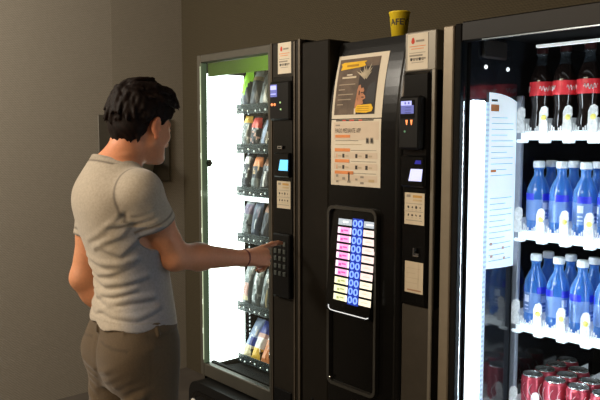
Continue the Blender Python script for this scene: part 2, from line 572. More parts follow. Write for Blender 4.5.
def picto_sticker(x0, x1, z0, z1, y, parent, label):
    s = MB()
    s.rect(x0, x1, z0, z1, y, M_paper2)
    w = x1 - x0; h = z1 - z0
    s.rect(x0 + w * .1, x0 + w * .3, z0 + h * .86, z0 + h * .94, y - .0006, M_grey_ink)
    s.rect(x0 + w * .42, x0 + w * .88, z0 + h * .85, z0 + h * .93, y - .0006, mat('ochre_ink', (0.55, 0.33, 0.10), 0.8))
    s.rect(x0 + w * .42, x0 + w * .88, z0 + h * .74, z0 + h * .80, y - .0006, mat('tan_ink', (0.55, 0.42, 0.24), 0.8))
    s.rect(x0 + w * .08, x0 + w * .9, z0 + h * .655, z0 + h * .67, y - .0006, M_grey_ink)
    s.rect(x0 + w * .05, x0 + w * .95, z0 + h * .405, z0 + h * .42, y - .0006, M_grey_ink)
    s.rect(x0 + w * .08, x0 + w * .9, z0 + h * .12, z0 + h * .14, y - .0006, M_grey_ink)
    for r_, zz in enumerate((.54, .29)):
        for k in range(4):
            cx = x0 + w * (.2 + .2 * k); cz = z0 + h * zz
            rx = w * (.055 if (k + r_) % 2 == 0 else .04); rz = h * (.05 if k % 2 == 0 else .035)
            tilt = (0.6, -0.5, 0.2, 0.9)[(k + r_) % 4]
            pts = []
            for i in range(8):
                a = 2 * PI * i / 8
                ex, ez = math.cos(a) * rx, math.sin(a) * rz * (1.25 if i < 4 else 0.8)
                pts.append((cx + ex * math.cos(tilt) - ez * math.sin(tilt) * .6, y - .0006, cz + ex * math.sin(tilt) * .6 + ez * math.cos(tilt)))
            s.add(pts, [tuple(range(8))], M_ink)
            s.rect(cx - rx * .6, cx + rx * .5, cz - h * .085, cz - h * .07, y - .0006, M_grey_ink)
    return s.build('sticker', parent, label)


service_sticker(-1.877, -1.808, 1.718, 1.822, -0.0012, sc, 'white notice sticker with a red mark at the column top')
# coin and note module
cm = MB().box(-1.906, -1.798, -0.018, 0.0, 1.560, 1.692, M_black, 0.006).build('payment_module', sc)
M_lcd = mat('lcd_blue', (0.1, 0.12, 0.3), 0.3, emit=(0.22, 0.25, 0.85), strength=0.4)
M_lcdhi = mat('lcd_bright', (0.4, 0.45, 0.8), 0.3, emit=(0.40, 0.44, 0.95), strength=0.85)
M_amber = mat('amber_light', (0.8, 0.25, 0.08), 0.3, emit=(1.0, 0.30, 0.10), strength=1.2)
M_greenled = mat('green_led', (0.3, 0.5, 0.2), 0.3, emit=(0.6, 0.9, 0.4), strength=0.6)
s = MB().box(-1.896, -1.862, -0.020, -0.017, 1.640, 1.682, M_lcd)
s.rect(-1.895, -1.863, 1.664, 1.678, -0.0206, M_lcdhi)
s.rect(-1.894, -1.864, 1.648, 1.651, -0.0206, M_lcdhi)
s.build('display', cm)
for x in (-1.889, -1.874):
    MB().lathe([(0, 0.003), (0.0045, 0.002), (0.005, 0)], (x, -0.018, 1.614), M_amber, 10, 'y').build('indicator_light', cm)
for x, z in ((-1.845, 1.620), (-1.842, 1.597)):
    MB().lathe([(0, 0.003), (0.003, 0.002), (0.0035, 0)], (x, -0.018, z), M_greenled, 8, 'y').build('indicator_light', cm)
cs = MB().box(-1.868, -1.842, -0.014, -0.005, 1.462, 1.474, M_chrome, 0.002)
cs.box(-1.862, -1.848, -0.016, -0.012, 1.466, 1.470, M_matte)
cs.build('coin_slot', sc)
# contactless screen
pr = MB().box(-1.888, -1.803, -0.016, -0.005, 1.365, 1.450, M_gloss, 0.005).build('card_reader', sc)
M_scr = mat('cyan_screen', (0.1, 0.4, 0.6), 0.3, emit=(0.16, 0.60, 1.0), strength=1.25)
s = MB().add([(-1.857, -0.0168, 1.389), (-1.808, -0.0168, 1.389), (-1.806, -0.0168, 1.426), (-1.848, -0.0168, 1.426)], [(0, 1, 2, 3)], M_scr)
s.build('screen', pr, 'light blue lit screen')
picto_sticker(-1.878, -1.806, 1.258, 1.352, -0.0062, sc, 'cream sticker with two rows of small pictograms')
kp = MB().box(-1.888, -1.797, -0.020, -0.004, 0.948, 1.170, M_black, 0.004).build('keypad', sc)
M_key = mat('dim_key', (0.075, 0.085, 0.075), 0.4)
for r_ in range(5):
    for k in range(3):
        x = -1.869 + k * 0.024; z = 1.136 - r_ * 0.026
        MB().box(x - 0.008, x + 0.008, -0.024, -0.020, z - 0.008, z + 0.008, M_key, 0.002).build('key', kp)
MB().box(-1.900, -1.806, -0.006, 0.0, 0.44, 0.612, M_matte, 0.003).build('coin_return', sc)

# snack bags --------------------------------------------------------------
def bag_mesh(w, h, th, mats_, split, seed):
    """pillow pack with crimped ends, soft dents; bands of colour along its height"""
    rn = random.Random(seed)
    nx, nz = 10, 18
    mb = MB()
    ph = rn.uniform(0, 6)
    vs = []
    for side in (1, -1):
        for j in range(nz + 1):
            v = j / nz
            for i in range(nx + 1):
                u = i / nx * 2 - 1
                e = max(0.0, 1 - abs(2 * v - 1) ** 3.0) ** 0.6
                bulge = th * 0.5 * e * max(0.0, 1 - abs(u) ** 2.6) ** 0.7
                wr = 0.0025 * math.sin(9 * u + ph + 4 * v) * math.sin(14 * v + ph) * e
                ww = w * 0.5 * (1 - 0.05 * e - 0.10 * (v ** 3) + 0.02 * math.sin(9 * v + ph))
                vs.append((u * ww, -side * (bulge + wr * (1 if side == 1 else 0)), v * h + (0.0035 * (i % 2) if j == nz else 0)))
    n1 = (nx + 1) * (nz + 1)
    mb.v = vs
    for side in (0, 1):
        for j in range(nz):
            for i in range(nx):
                a = side * n1 + j * (nx + 1) + i
                q = (a, a + 1, a + nx + 2, a + nx + 1)
                mb.f.append(q if side == 0 else q[::-1])
                v = (j + 0.5) / nz; u = (i + .5) / nx * 2 - 1
                k = 0
                for t_, (lo, hi, fn) in enumerate(split):
                    if lo <= v <= hi and (fn is None or fn(u, v)):
                        k = t_ + 1
                mb.mi.append(mb.slot(mats_[k])); mb.sm.append(True)
    return mb


def foil(name, c, metal=0.45):
    return mat('foil_' + name, c, 0.3, metal, var=0.15, scale=40)

F_dk = foil('dark', (0.05, 0.055, 0.07)); F_navy = foil('slate', (0.06, 0.075, 0.11))
F_sil = foil('silver', (0.42, 0.44, 0.46)); F_gr = foil('grey', (0.17, 0.19, 0.20))
F_lime = mat('foil_lime', (0.35, 0.75, 0.03), 0.4, emit=(0.35, 0.8, 0.02), strength=0.35)
F_red = foil('red', (0.60, 0.05, 0.04), 0.1); F_yel = foil('yellow', (0.80, 0.50, 0.08), 0.1)
F_or = foil('orange', (0.70, 0.25, 0.10), 0.1); F_wh = foil('white', (0.75, 0.75, 0.78), 0.1)
F_pur = foil('plum', (0.12, 0.10, 0.16)); F_blue = foil('blue', (0.04, 0.06, 0.28), 0.1)
F_pink = foil('pink', (0.55, 0.33, 0.30), 0.1); F_pale = foil('pale_yellow', (0.70, 0.60, 0.38), 0.1)
F_lb = foil('light_blue', (0.35, 0.45, 0.68), 0.1); F_brn = foil('brown', (0.20, 0.09, 0.05), 0.2); F_tan = foil('tan', (0.55, 0.36, 0.20), 0.1)

full = None
stripe = lambda a, b: (lambda u, v: a < u < b)
vee = lambda u, v: abs(u) < (v - 0.30) * 2.0
blotch = lambda u, v: math.sin(9 * u + 3 * v) * math.sin(17 * v - 4 * u) > 0.35
snacks = [
    # tray, lane, height, mats, splits, lean, label
    (0, 0, .150, (F_navy, F_lime, F_sil), ((.35, 1, vee), (.02, .4, stripe(-.1, .06))), 0.10, 'slate snack bag with a lime green V top, on the topmost tray'),
    (0, 1, .150, (F_dk, F_tan, F_wh), ((.72, .9, full), (.86, 1, full)), 0.14, 'dark snack bag with white and tan top edge, on the topmost tray'),
    (0, 2, .145, (F_gr, F_sil, F_wh), ((.6, 1, full), (.1, .6, stripe(.3, .7))), 0.2, 'silver-topped grey snack bag beside the frame on the topmost tray'),
    (1, 0, .128, (F_gr, F_yel, F_sil), ((.78, 1, full), (.05, .7, blotch)), 0.10, 'silvery snack bag with yellow top, second tray down'),
    (1, 1, .128, (F_dk, F_red, F_wh, F_pink), ((.6, .95, full), (.5, .6, blotch), (.1, .5, blotch)), 0.12, 'dark snack bag with a bright red top, second tray down'),
    (1, 2, .125, (F_dk, F_lb, F_sil), ((.1, .9, stripe(-.2, .5)), (.1, .5, stripe(.55, .8))), 0.25, 'dark snack bag with pale blue stripe, second tray down'),
    (2, 0, .145, (F_dk, F_wh, F_sil), ((.72, .92, stripe(-.7, .6)), (.35, .62, blotch)), 0.10, 'black snack bag with a white emblem on top, third tray down'),
    (2, 1, .145, (F_dk, F_or, F_tan, F_gr), ((.68, .95, full), (.45, .7, blotch), (.0, .35, full)), 0.12, 'black snack bag with orange-brown top, third tray down'),
    (2, 2, .14, (F_dk, F_brn, F_wh), ((.7, .98, full), (.1, .55, stripe(0, .5))), 0.2, 'dark snack bag with white lower stripe and brown top, third tray down'),
    (3, 0, .148, (F_gr, F_pur, F_dk, F_sil), ((.6, .9, full), (.3, .55, blotch), (.05, .3, stripe(-.3, -.1))), 0.12, 'charcoal snack bag with plum top, fourth tray down'),
    (3, 1, .148, (F_navy, F_pur, F_sil), ((.55, .8, blotch), (.2, .5, stripe(.3, .42))), 0.12, 'plain slate snack bag with a thin silver glint, fourth tray down'),
    (3, 2, .145, (F_dk, F_brn), ((.7, .95, full),), 0.2, 'nearly black snack bag with brown top, fourth tray down'),
    (4, 0, .165, (F_gr, F_pink, F_pale, F_sil), ((.25, .55, stripe(-.6, .6)), (.12, .22, stripe(-.7, .7)), (.6, .95, blotch)), 0.08, 'grey snack bag with pink panel above a cream band, fifth tray down'),
    (4, 1, .165, (F_gr, F_sil, F_wh), ((.1, .9, blotch), (.55, .75, stripe(-.3, .3))), 0.10, 'grey and silver crinkled snack bag under the outstretched hand'),
    (4, 2, .16, (F_gr, F_pale, F_wh), ((.05, .5, stripe(.35, .7)), (.55, .9, blotch)), 0.15, 'grey snack bag with narrow cream stripe, fifth tray down'),
    (5, 0, .165, (F_lb, F_pale, F_wh, F_blue), ((0, .3, full), (.45, .8, blotch), (.3, .5, stripe(0, .9))), 0.45, 'light blue and white snack packet with cream foot, on the lowest tray'),
    (5, 1, .165, (F_blue, F_yel, F_wh, F_pink), ((0, .26, full), (.3, .6, full), (.58, .68, full)), 0.45, 'dark blue and white snack packet with yellow foot, on the lowest tray'),
    (5, 2, .165, (F_or, F_blue, F_wh, F_pink), ((.7, 1, full), (.58, .7, full), (.3, .55, blotch)), 0.45, 'orange snack packet with dark blue top, on the lowest tray'),
]
for i, (tr, ln, hh, ms, sp_, lean, lab) in enumerate(snacks):
    b = bag_mesh(0.060, hh, 0.036, ms, sp_, i)
    o = b.build('snack_bag')
    o.location = (LANES[ln], 0.188 + rnd.uniform(0, .002), TRAYS[tr] + 0.010)
    o.rotation_euler = (-lean * 0.9 - 0.10, 0, rnd.uniform(-.05, .05))
    tag(o, lab, 'snack bag', 'snack bags in the lit machine')

# ------------------------------------------------------------------ coffee machine
CX0, CX1 = -1.754, -1.192
cf = thing('coffee_machine', 'black hot drinks vending machine with two posters and a lit drink list', 'vending machine', ((CX0 + CX1) / 2, 0.4, 0))

def dy(z):
    """the drinks machine's door bends back towards its top"""
    return 0.05 * (max(0.0, z - 1.5) / 0.3) ** 2

c = MB()
c.box(CX0 + 0.003, CX1 - 0.003, 0.08, 0.80, 0.0, 1.795, M_matte)
c.build('cabinet', cf)
prof = [(0.1, 0.02), (0.0, 0.02)]
for i in range(13):
    z = 1.5 + 0.3 * i / 12
    prof.append((dy(z), z))
prof.append((0.1, 1.803))
st = MB().box(CX0, -1.626, 0.0, 0.1, 0.02, 1.812, mat('side_bronze', (0.014, 0.012, 0.009), 0.6, 0.0, spec=0.12), 0.004).build('side_panel', cf, 'dark bronze strip')
MB().lathe([(0, 0.003), (0.006, 0.002), (0.007, 0)], (-1.70, -0.000, 0.62), M_matte, 10, 'y').build('lock', st)
door = MB().prism_x(prof, -1.624, -1.345, M_gloss, False)
# rolled right-hand edge
n = 8
for j, (z0, z1) in enumerate([(0.02, 1.5)] + [(1.5 + .3 * i / 12, 1.5 + .3 * (i + 1) / 12) for i in range(12)]):
    vs = []
    for z in (z0, z1):
        for k in range(n + 1):
            a = PI / 2 * k / n
            vs.append((-1.345 + 0.03 * math.sin(a), dy(z) - 0.012 + 0.03 * (1 - math.cos(a)) + 0.012 * (1 - math.sin(a)) , z))
    door.add(vs, [(k, k + 1, n + 2 + k, n + 1 + k) for k in range(n)], M_gloss, True)
door.build('door', cf)

# right column
col = MB()
col.box(-1.314, -1.204, 0.0, 0.08, 0.0, 1.02, mat('column_grey', (0.062, 0.054, 0.042), 0.45, 0.3), 0.003)
col.box(-1.314, -1.204, 0.006, 0.08, 1.02, 1.685, M_black)
col.box(-1.314, -1.204, 0.0, 0.08, 1.685, 1.795, M_silver, 0.003)
col.box(-1.2165, -1.204, -0.002, 0.01, 0.73, 1.69, M_silver, 0.002)
col = col.build('control_column', cf)
service_sticker(-1.303, -1.231, 1.690, 1.789, -0.0012, col, 'white notice sticker with a red mark on the silver plate')
inl = MB().box(-1.312, -1.2185, -0.010, 0.006, 1.022, 1.682, M_gloss, 0.006).build('black_inlay', col)
cm = MB().box(-1.306, -1.232, -0.034, -0.008, 1.468, 1.616, M_black, 0.006).build('payment_module', col)
s = MB().box(-1.297, -1.249, -0.036, -0.033, 1.555, 1.605, M_matte)
s.rect(-1.295, -1.257, 1.590, 1.602, -0.0365, M_lcdhi)
for k in range(2):
    s.rect(-1.282 + k * .012, -1.276 + k * .012, 1.593, 1.599, -0.0368, M_lcd)
s.rect(-1.295, -1.249, 1.567, 1.590, -0.0365, M_lcd)
for k in range(3):
    s.rect(-1.280, -1.259, 1.569 + k * .007, 1.571 + k * .007, -0.0365, mat('lcd_grey', (0.1, 0.1, 0.14), 0.4, emit=(.3, .3, .5), strength=.12))
s.build('display', cm)
for x in (-1.257, -1.274):
    MB().add([(x - .004, -0.0365, 1.550), (x + .004, -0.0365, 1.550), (x + .002, -0.0365, 1.536), (x - .001, -0.0365, 1.536)], [(0, 3, 2, 1)], M_amber).build('indicator_light', cm)
MB().lathe([(0, 0.002), (0.003, 0.001), (0.0035, 0)], (-1.282, -0.034, 1.518), mat('dim_green_led', (.1, .2, .1), .4, emit=(.2, .5, .3), strength=.3), 8, 'y').build('indicator_light', cm)
pr = MB().box(-1.308, -1.222, -0.022, -0.008, 1.362, 1.452, M_gloss, 0.005).build('card_reader', col)
M_scr2 = mat('pale_blue_screen', (0.5, 0.55, 0.8), 0.3, emit=(0.55, 0.58, 1.0), strength=0.92)
MB().add([(-1.276, -0.0228, 1.380), (-1.230, -0.0228, 1.380), (-1.226, -0.0228, 1.414), (-1.268, -0.0228, 1.414)], [(0, 1, 2, 3)], M_scr2).build('screen', pr, 'pale blue lit screen')
MB().add([(-1.255, -0.0228, 1.428), (-1.232, -0.0228, 1.428), (-1.232, -0.0228, 1.438), (-1.251, -0.0228, 1.438)], [(0, 1, 2, 3)], mat('deep_blue_glow', (0.01, 0.01, 0.2), .4, emit=(0.03, 0.03, 0.9), strength=0.22)).build('indicator_light', pr)
picto_sticker(-1.298, -1.227, 1.256, 1.346, -0.0112, col, 'cream sticker with two rows of small pictograms')
lv = MB()
lv.box(-1.264, -1.242, -0.016, -0.010, 1.166, 1.176, M_chrome, 0.002)
lv.box(-1.256, -1.250, -0.026, -0.012, 1.172, 1.192, M_chrome, 0.002)
lv.build('return_lever', col)
s = MB().rect(-1.294, -1.228, 1.060, 1.150, -0.0112, M_paper2)
for k, (a, b) in enumerate(((.1, .85), (.1, .6), (.1, .8), (.1, .7))):
    s.rect(-1.294 + .066 * a, -1.294 + .066 * b, 1.130 - k * .014, 1.1313 - k * .014, -0.0118, mat('faint_ink', (0.52, 0.44, 0.31), .8))
s.rect(-1.294 + .066 * .15, -1.294 + .066 * .9, 1.066, 1.070, -0.0118, mat('rust_ink', (0.40, 0.22, 0.12), .8))
s.rect(-1.246, -1.2445, 1.075, 1.148, -0.0118, mat('faint_ink', (0.52, 0.44, 0.31), .8))
s.build('sticker', col, 'plain cream sticker with faint print')

# selection panel: the list leans, its foot standing proud of the door
def ly(z):
    t = min(1.0, max(0.0, (z - 0.962) / 0.318))
    return -0.004 - 0.028 * (1 - t)
M_rim = mat('graphite_rim', (0.075, 0.075, 0.07), 0.35, 0.5, spec=0.3)
sel = MB()
sel.ring(rrect(-1.615, -1.402, 0.706, 1.288, 0.024), rrect(-1.605, -1.411, 0.716, 1.278, 0.018), -0.016, 0.002, M_rim)
sel = sel.build('selection_panel', cf)
lbk = MB()
lbk.prism_x([(0.0, 0.955), (ly(0.955), 0.955), (ly(0.962), 0.962), (ly(1.28), 1.278), (0.0, 1.278)], -1.603, -1.412, M_gloss)
lbk.build('list_backing', sel)
lr = MB()
pts = [(-1.590, 0.972), (-1.588, 0.962), (-1.580, 0.957), (-1.560, 0.956), (-1.45, 0.956), (-1.425, 0.956), (-1.416, 0.960)]
lr.tube([(x, ly(z) - 0.001, z) for x, z in pts], 0.0017, mat('lit_edge', (0.8, 0.85, 0.85), 0.3, emit=(.9, .95, 1), strength=0.6), 6)
lr.build('lit_edge', sel)

def emis(name, c, s):
    return mat(name, tuple(x * .6 for x in c), 0.4, emit=c, strength=s, var=0.12, scale=120)

E_pink = emis('lit_pink', (0.98, 0.42, 0.78), 1.0); E_lpink = emis('lit_pale_pink', (1.0, 0.80, 0.78), 1.0)
E_gb = emis('lit_grey_blue', (0.50, 0.58, 0.66), 0.8); E_yl = emis('lit_yellow_green', (0.90, 0.92, 0.58), 1.0)
E_cr = emis('lit_cream', (1.0, 0.92, 0.74), 1.0); E_wh = emis('lit_white', (1, .96, .98), 1.1)
E_blue = emis('lit_deep_blue', (0.01, 0.04, 0.40), 0.8); E_ring = emis('lit_ring_blue', (0.25, 0.42, 1.0), 1.25)
E_dkpink = emis('lit_magenta', (0.75, 0.12, 0.50), 0.8); E_txt = emis('lit_text_tan', (0.75, 0.62, 0.52), 0.8); E_grn = emis('lit_olive', (0.50, 0.55, 0.25), 0.8)
r0, pitch, hgt = 1.248, 0.0262, 0.0195
rowy = lambda k: (lambda z: ly(z) - 0.0008 - 0.0006 * k)
LA, LB, RA, RB = -1.569, -1.510, -1.459, -1.409
MB().rect(LB + .002, RA - .002, r0 - 9 * pitch - hgt - .006, r0 + .005, rowy(0), E_blue).build('blue_button_strip', sel)
for r_ in range(10):
    z1 = r0 - r_ * pitch; z0 = z1 - hgt
    left = E_gb if r_ == 0 else (E_pink if r_ < 7 else E_yl)
    right = E_gb if r_ == 0 else (E_lpink if r_ < 7 else E_cr)
    s = MB().rect(LA, LB, z0, z1, rowy(1), left)
    if r_ == 0:
        s.rect(LA + .020, LA + .044, z0 + .008, z0 + .013, rowy(2), E_wh)
    else:
        s.rect(LA + .001, LA + .010, z0 + .001, z1 - .001, rowy(2), E_wh if r_ < 7 else E_cr)
        s.rect(LA + .014, LA + .025, z0 + .004, z0 + .012, rowy(2), E_dkpink if r_ < 7 else E_grn)
        s.rect(LA + .027, LA + .046, z0 + .008, z0 + .013, rowy(2), E_dkpink if r_ < 7 else E_grn)
        s.rect(LB - .006, LB, z0, z1, rowy(2), E_wh)
    s.build('drink_label', sel, ('grey-blue' if r_ == 0 else 'pink' if r_ < 7 else 'yellow-green') + ' lit drink picture')
    s = MB().rect(RA, RB, z0, z1, rowy(1), right)
    s.rect(RA + .010, RA + .040, z0 + .0085, z0 + .0115, rowy(2), E_txt if r_ else E_wh)
    if r_:
        s.rect(RA + .016, RA + .032, z0 + .013, z0 + .015, rowy(2), E_txt)
    s.build('drink_name', sel, ('grey-blue' if r_ == 0 else 'pale pink' if r_ < 7 else 'cream') + ' lit drink name')
    for k in range(2):
        cx = -1.4955 + k * 0.0220; cz = (z0 + z1) / 2
        rg = MB()
        no = 16
        o_ = [(cx + .0088 * math.cos(2 * PI * i / no), cz + .0108 * math.sin(2 * PI * i / no)) for i in range(no)]
        i_ = [(cx + .0056 * math.cos(2 * PI * i / no), cz + .0074 * math.sin(2 * PI * i / no)) for i in range(no)]
        rg.ring(o_, i_, lambda z: ly(z) - 0.004, ly(cz), E_ring)
        rg.build('button', sel)
# cup bay below the list
MB().plate(rrect(-1.600, -1.416, 0.722, 0.945, 0.016), -0.005, 0.001, M_gloss).build('cup_door', sel)
MB().lathe([(0, 0.004), (0.004, 0.003), (0.005, 0)], (-1.598, -0.016, 0.727), M_chrome, 8, 'y').build('screw', sel)

# posters -------------------------------------------------------------------
ps = MB()
off = lambda k: (lambda z: dy(z) - 0.0015 - 0.0006 * k)
x0, x1, z0, z1 = -1.612, -1.400, 1.560, 1.757
ps.rect(x0, x1, z0, z1, off(0), M_paper, n=8)
M_pb = mat('poster_brown', (0.12, 0.085, 0.06), 0.7, var=0.35, scale=25)
M_pdk = mat('poster_dark', (0.020, 0.014, 0.014), 0.7, var=0.3, scale=40)
ps.rect(x0 + .010, x1 - .030, z0 + .012, z1 - .012, off(1), M_pb, n=8)
ps.rect(x0 + .105, x1 - .030, z0 + .012, z1 - .040, off(2), M_pdk, n=6)
# yellow brush-stroke heading
bx = [(x0 + .020, z1 - .046), (x0 + .110, z1 - .040), (x0 + .126, z1 - .036), (x0 + .118, z1 - .028), (x0 + .128, z1 - .022), (x0 + .030, z1 - .022), (x0 + .018, z1 - .026), (x0 + .024, z1 - .034)]
ps.add([(x, off(3)(z), z) for x, z in bx], [tuple(range(len(bx)))], M_yellow_ink)
ps.rect(x0 + .045, x0 + .095, z1 - .037, z1 - .030, off(4), mat('mustard_ink', (0.45, 0.25, 0.02), .8))
ps.rect(x0 + .050, x0 + .074, z1 - .064, z1 - .060, off(3), M_paper)
ps.rect(x0 + .032, x0 + .092, z1 - .073, z1 - .067, off(3), M_paper2)
for k, (a, b) in enumerate(((.022, .092), (.022, .05), (.022, .088), (.022, .080), (.022, .048))):
    ps.rect(x0 + a, x0 + b, z1 - .093 - k * .0155, z1 - .090 - k * .0155, off(3), mat('beige_ink', (0.38, 0.31, 0.23), .8))
# milk splash, fingers and cup
M_skinp = mat('poster_skin', (0.48, 0.22, 0.12), .8, var=.3); M_spl = mat('poster_splash', (0.42, 0.37, 0.27), .8, var=.3)
for k in range(9):
    a = math.radians(40 + 14 * k); L = .030 + .010 * (k % 3)
    cx, cz = x0 + .132, z1 - .075
    p0 = (cx - .006 * math.sin(a), cz + .006 * math.cos(a)); p1 = (cx + .006 * math.sin(a), cz - .006 * math.cos(a)); p2 = (cx + L * math.cos(a), cz + L * math.sin(a))
    ps.add([(p[0], off(3)(p[1]), p[1]) for p in (p0, p1, p2)], [(0, 1, 2)], M_spl)
hand = [(.098, .030), (.104, .085), (.108, .100), (.116, .102), (.120, .090), (.128, .093), (.134, .085), (.130, .074), (.139, .068), (.141, .060), (.130, .055), (.134, .045), (.122, .040), (.116, .015)]
ps.add([(x0 + a, off(3)(z0 + b), z0 + b) for a, b in hand], [tuple(range(len(hand)))], M_skinp)
for (a, b, w_, h_) in ((.121, .076, .011, .003), (.124, .062, .011, .003), (.112, .070, .004, .014)):
    ps.rect(x0 + a, x0 + a + w_, z0 + b, z0 + b + h_, off(4), M_pdk)
blk = [(.142, .045), (.140, .075), (.150, .095), (.165, .108), (.178, .105), (.178, .045)]
ps.add([(x0 + a, off(3)(z0 + b), z0 + b) for a, b in blk], [tuple(range(len(blk)))], mat('poster_black', (.006, .005, .006), .6))
yb = [(.104, .018), (.150, .016), (.172, .020), (.176, .030), (.168, .042), (.110, .040), (.102, .030)]
ps.add([(x0 + a, off(4)(z0 + b), z0 + b) for a, b in yb], [tuple(range(len(yb)))], M_yellow_ink)
for k in range(3):
    ps.rect(x0 + .110, x0 + .160, z0 + .022 + k * .006, z0 + .0235 + k * .006, off(5), mat('mustard_ink', (0.45, 0.25, 0.02), .8))
ps.rect(x0 + .098, x0 + .106, z0 + .012, z0 + .03, off(4), M_paper)
tag(ps.build('poster'), 'upper poster taped to the drinks machine, brown photo with yellow brush-stroke heading', 'poster', 'posters on the drinks machine')

ps = MB()
x0, x1, z0, z1 = -1.612, -1.401, 1.352, 1.557
M_pap3 = mat('poster_pinkish_paper', (0.66, 0.56, 0.44), 0.8, var=0.02)
ps.rect(x0, x1, z0, z1, off(0), M_paper, n=6)
ps.rect(x0 + .012, x1 - .008, z1 - .062, z1 - .008, off(1), M_pap3, n=2)
ps.rect(x0 + .02, x1 - .03, z1 - .005, z1 - .001, off(1), M_ink)
for a, b in ((.05, .065), (.08, .10), (.12, .135)):
    ps.rect(x0 + a, x0 + b, z1 - .005, z1 - .001, off(2), M_red_ink)
ps.rect(x0 + .020, x0 + .040, z1 - .020, z1 - .015, off(2), M_grey_ink)
ps.text('PAGO MEDIANTE APP', x0 + .075, z1 - .034, off(2), .014, M_ink, width=.110)
ps.rect(x0 + .020, x0 + .085, z1 - .056, z1 - .047, off(2), M_orange_ink)
ps.rect(x0 + .020, x0 + .12, z1 - .066, z1 - .064, off(2), M_grey_ink)
ps.rect(x0 + .020, x0 + .135, z1 - .078, z1 - .076, off(2), mat('faint_ink', (0.52, 0.44, 0.31), .8))
for k in range(2):
    ps.rect(x0 + .152 + k * .018, x0 + .164 + k * .018, z1 - .074, z1 - .056, off(2), M_grey_ink)
    ps.rect(x0 + .154 + k * .018, x0 + .162 + k * .018, z1 - .071, z1 - .059, off(3), M_ink)
for k, zz in enumerate((.094, .128, .164)):
    ps.rect(x0 + .018, x0 + (.085, .082, .10)[k], z1 - zz - .005, z1 - zz + .005, off(2), M_orange_ink)
    ps.rect(x0 + .09, x1 - .016, z1 - zz - .0015, z1 - zz, off(2), M_grey_ink)
    ps.rect(x0 + .014, x1 - .012, z1 - zz - .026, z1 - zz - .007, off(1), M_pap3)
for zz in (.112, .147):
    for k, a in enumerate((.026, .052, .108, .150)):
        w_ = (.003, .009, .009, .010)[k]
        ps.rect(x0 + a, x0 + a + w_, z1 - zz - .006, z1 - zz + .006, off(2), M_ink if k else M_orange_ink)
        ps.rect(x0 + a + w_ + .004, x0 + a + w_ + .018, z1 - zz - .003, z1 - zz + .002, off(2), mat('faint_ink', (0.52, 0.44, 0.31), .8))
for k, (a, zz, w_, h_) in enumerate(((.024, .175, .010, .008), (.024, .193, .010, .006), (.052, .183, .012, .008), (.078, .176, .006, .026), (.074, .192, .014, .006), (.108, .184, .010, .006), (.130, .176, .014, .006), (.130, .194, .014, .006), (.164, .186, .024, .008))):
    ps.rect(x0 + a, x0 + a + w_, z1 - zz - h_ / 2, z1 - zz + h_ / 2, off(2), M_ink if k == 3 else (M_grey_ink if k != 8 else mat('tan_ink', (0.55, 0.42, 0.24), 0.8)))
tag(ps.build('poster'), 'lower white poster on the drinks machine with the heading PAGO MEDIANTE APP', 'poster', 'posters on the drinks machine')
tp = 0
# bits of tape holding the posters
tape = mat('clear_tape', (0.55, 0.50, 0.40), 0.3, trans=0.5)

# paper cup on top ---------------------------------------------------------
M_cup = mat('yellow_card', (1.0, 0.75, 0.03), 0.55, var=0.04)
CUP = Vector((-1.413, 0.090, 1.8035))
cu = MB()
cu.lathe([(0.0, 0.004), (0.026, 0.004), (0.026, 0.0), (0.028, 0.0), (0.0375, 0.083), (0.0395, 0.084), (0.040, 0.087), (0.0385, 0.089), (0.0365, 0.087), (0.027, 0.006)], (0, 0, 0), M_cup, 32)
ca = math.radians(-52)   # side of the cup turned to the viewer
def cup_pt(x, z):
    r = 0.0283 + 0.0095 * z / 0.083 + 0.0006
    a = ca + x / r
    return (r * math.cos(a), r * math.sin(a), z)
text_geo('AFET', 0.022)
cu.text('AFET', 0.0, 0.050, 0, 0.022, M_ink, width=0.074, fn=cup_pt)
o = cu.build('paper_cup')
o.location = CUP
o.scale = (.82, .82, .82)
tag(o, 'yellow paper cup with black letters standing on top of the drinks machine', 'cup')

# ------------------------------------------------------------------ bottle fridge
FX0, FX1 = -1.178, -0.43
fr = thing('drinks_fridge', 'glass-fronted drinks vending machine with black frame, full of bottles and cans', 'vending machine', ((FX0 + FX1) / 2, 0.4, 0))
c = MB()
c.box(FX0 + .004, FX0 + 0.03, 0.03, 0.82, 0, 1.80, M_matte)
c.box(FX1 - 0.04, FX1, 0.03, 0.82, 0, 1.80, M_matte)
c.box(FX0 + .004, FX1, 0.03, 0.82, 1.775, 1.80, M_matte)
c.box(FX0 + .004, FX1, 0.78, 0.82, 0, 1.80, M_matte)
c.box(FX0 + .004, FX1, 0.03, 0.82, 0.02, 0.40, M_matte)
c.build('cabinet', fr)
MB().box(FX0, FX0 + 0.034, -0.004, 0.03, 0.0, 1.797, M_post, 0.003).build('side_post', fr, 'champagne metal post along the hinge side')
d = MB()
d.box(FX0 + 0.034, FX0 + 0.056, 0.0, 0.03, 0.36, 1.80, M_matte, 0.003)
d.box(FX0 + 0.056, FX1, 0.0, 0.03, 1.752, 1.803, M_black, 0.003)
d.box(FX0 + 0.056, FX1, 0.0, 0.03, 0.36, 0.42, M_black, 0.003)
d.box(FX1 - 0.05, FX1, 0.0, 0.03, 0.36, 1.80, M_black, 0.003)
d.box(FX0 + 0.034, FX1, 0.0, 0.03, 0.02, 0.358, M_black, 0.003)
dfr = d.build('door_frame', fr)
MB().box(FX0 + 0.055, FX0 + 0.058, -0.002, 0.012, 0.42, 1.75, mat('blue_steel', (0.004, 0.006, 0.008), 0.7, 0.0, spec=.05)).build('gasket', dfr)
MB().box(FX0 + 0.12, FX1 - 0.05, -0.002, 0.004, 1.7495, 1.7525, mat('blue_grey_edge', (0.25, 0.31, 0.36), 0.2, 0.5)).build('top_edge_highlight', dfr)  # pale strip painting the highlight on the frame's inner edge
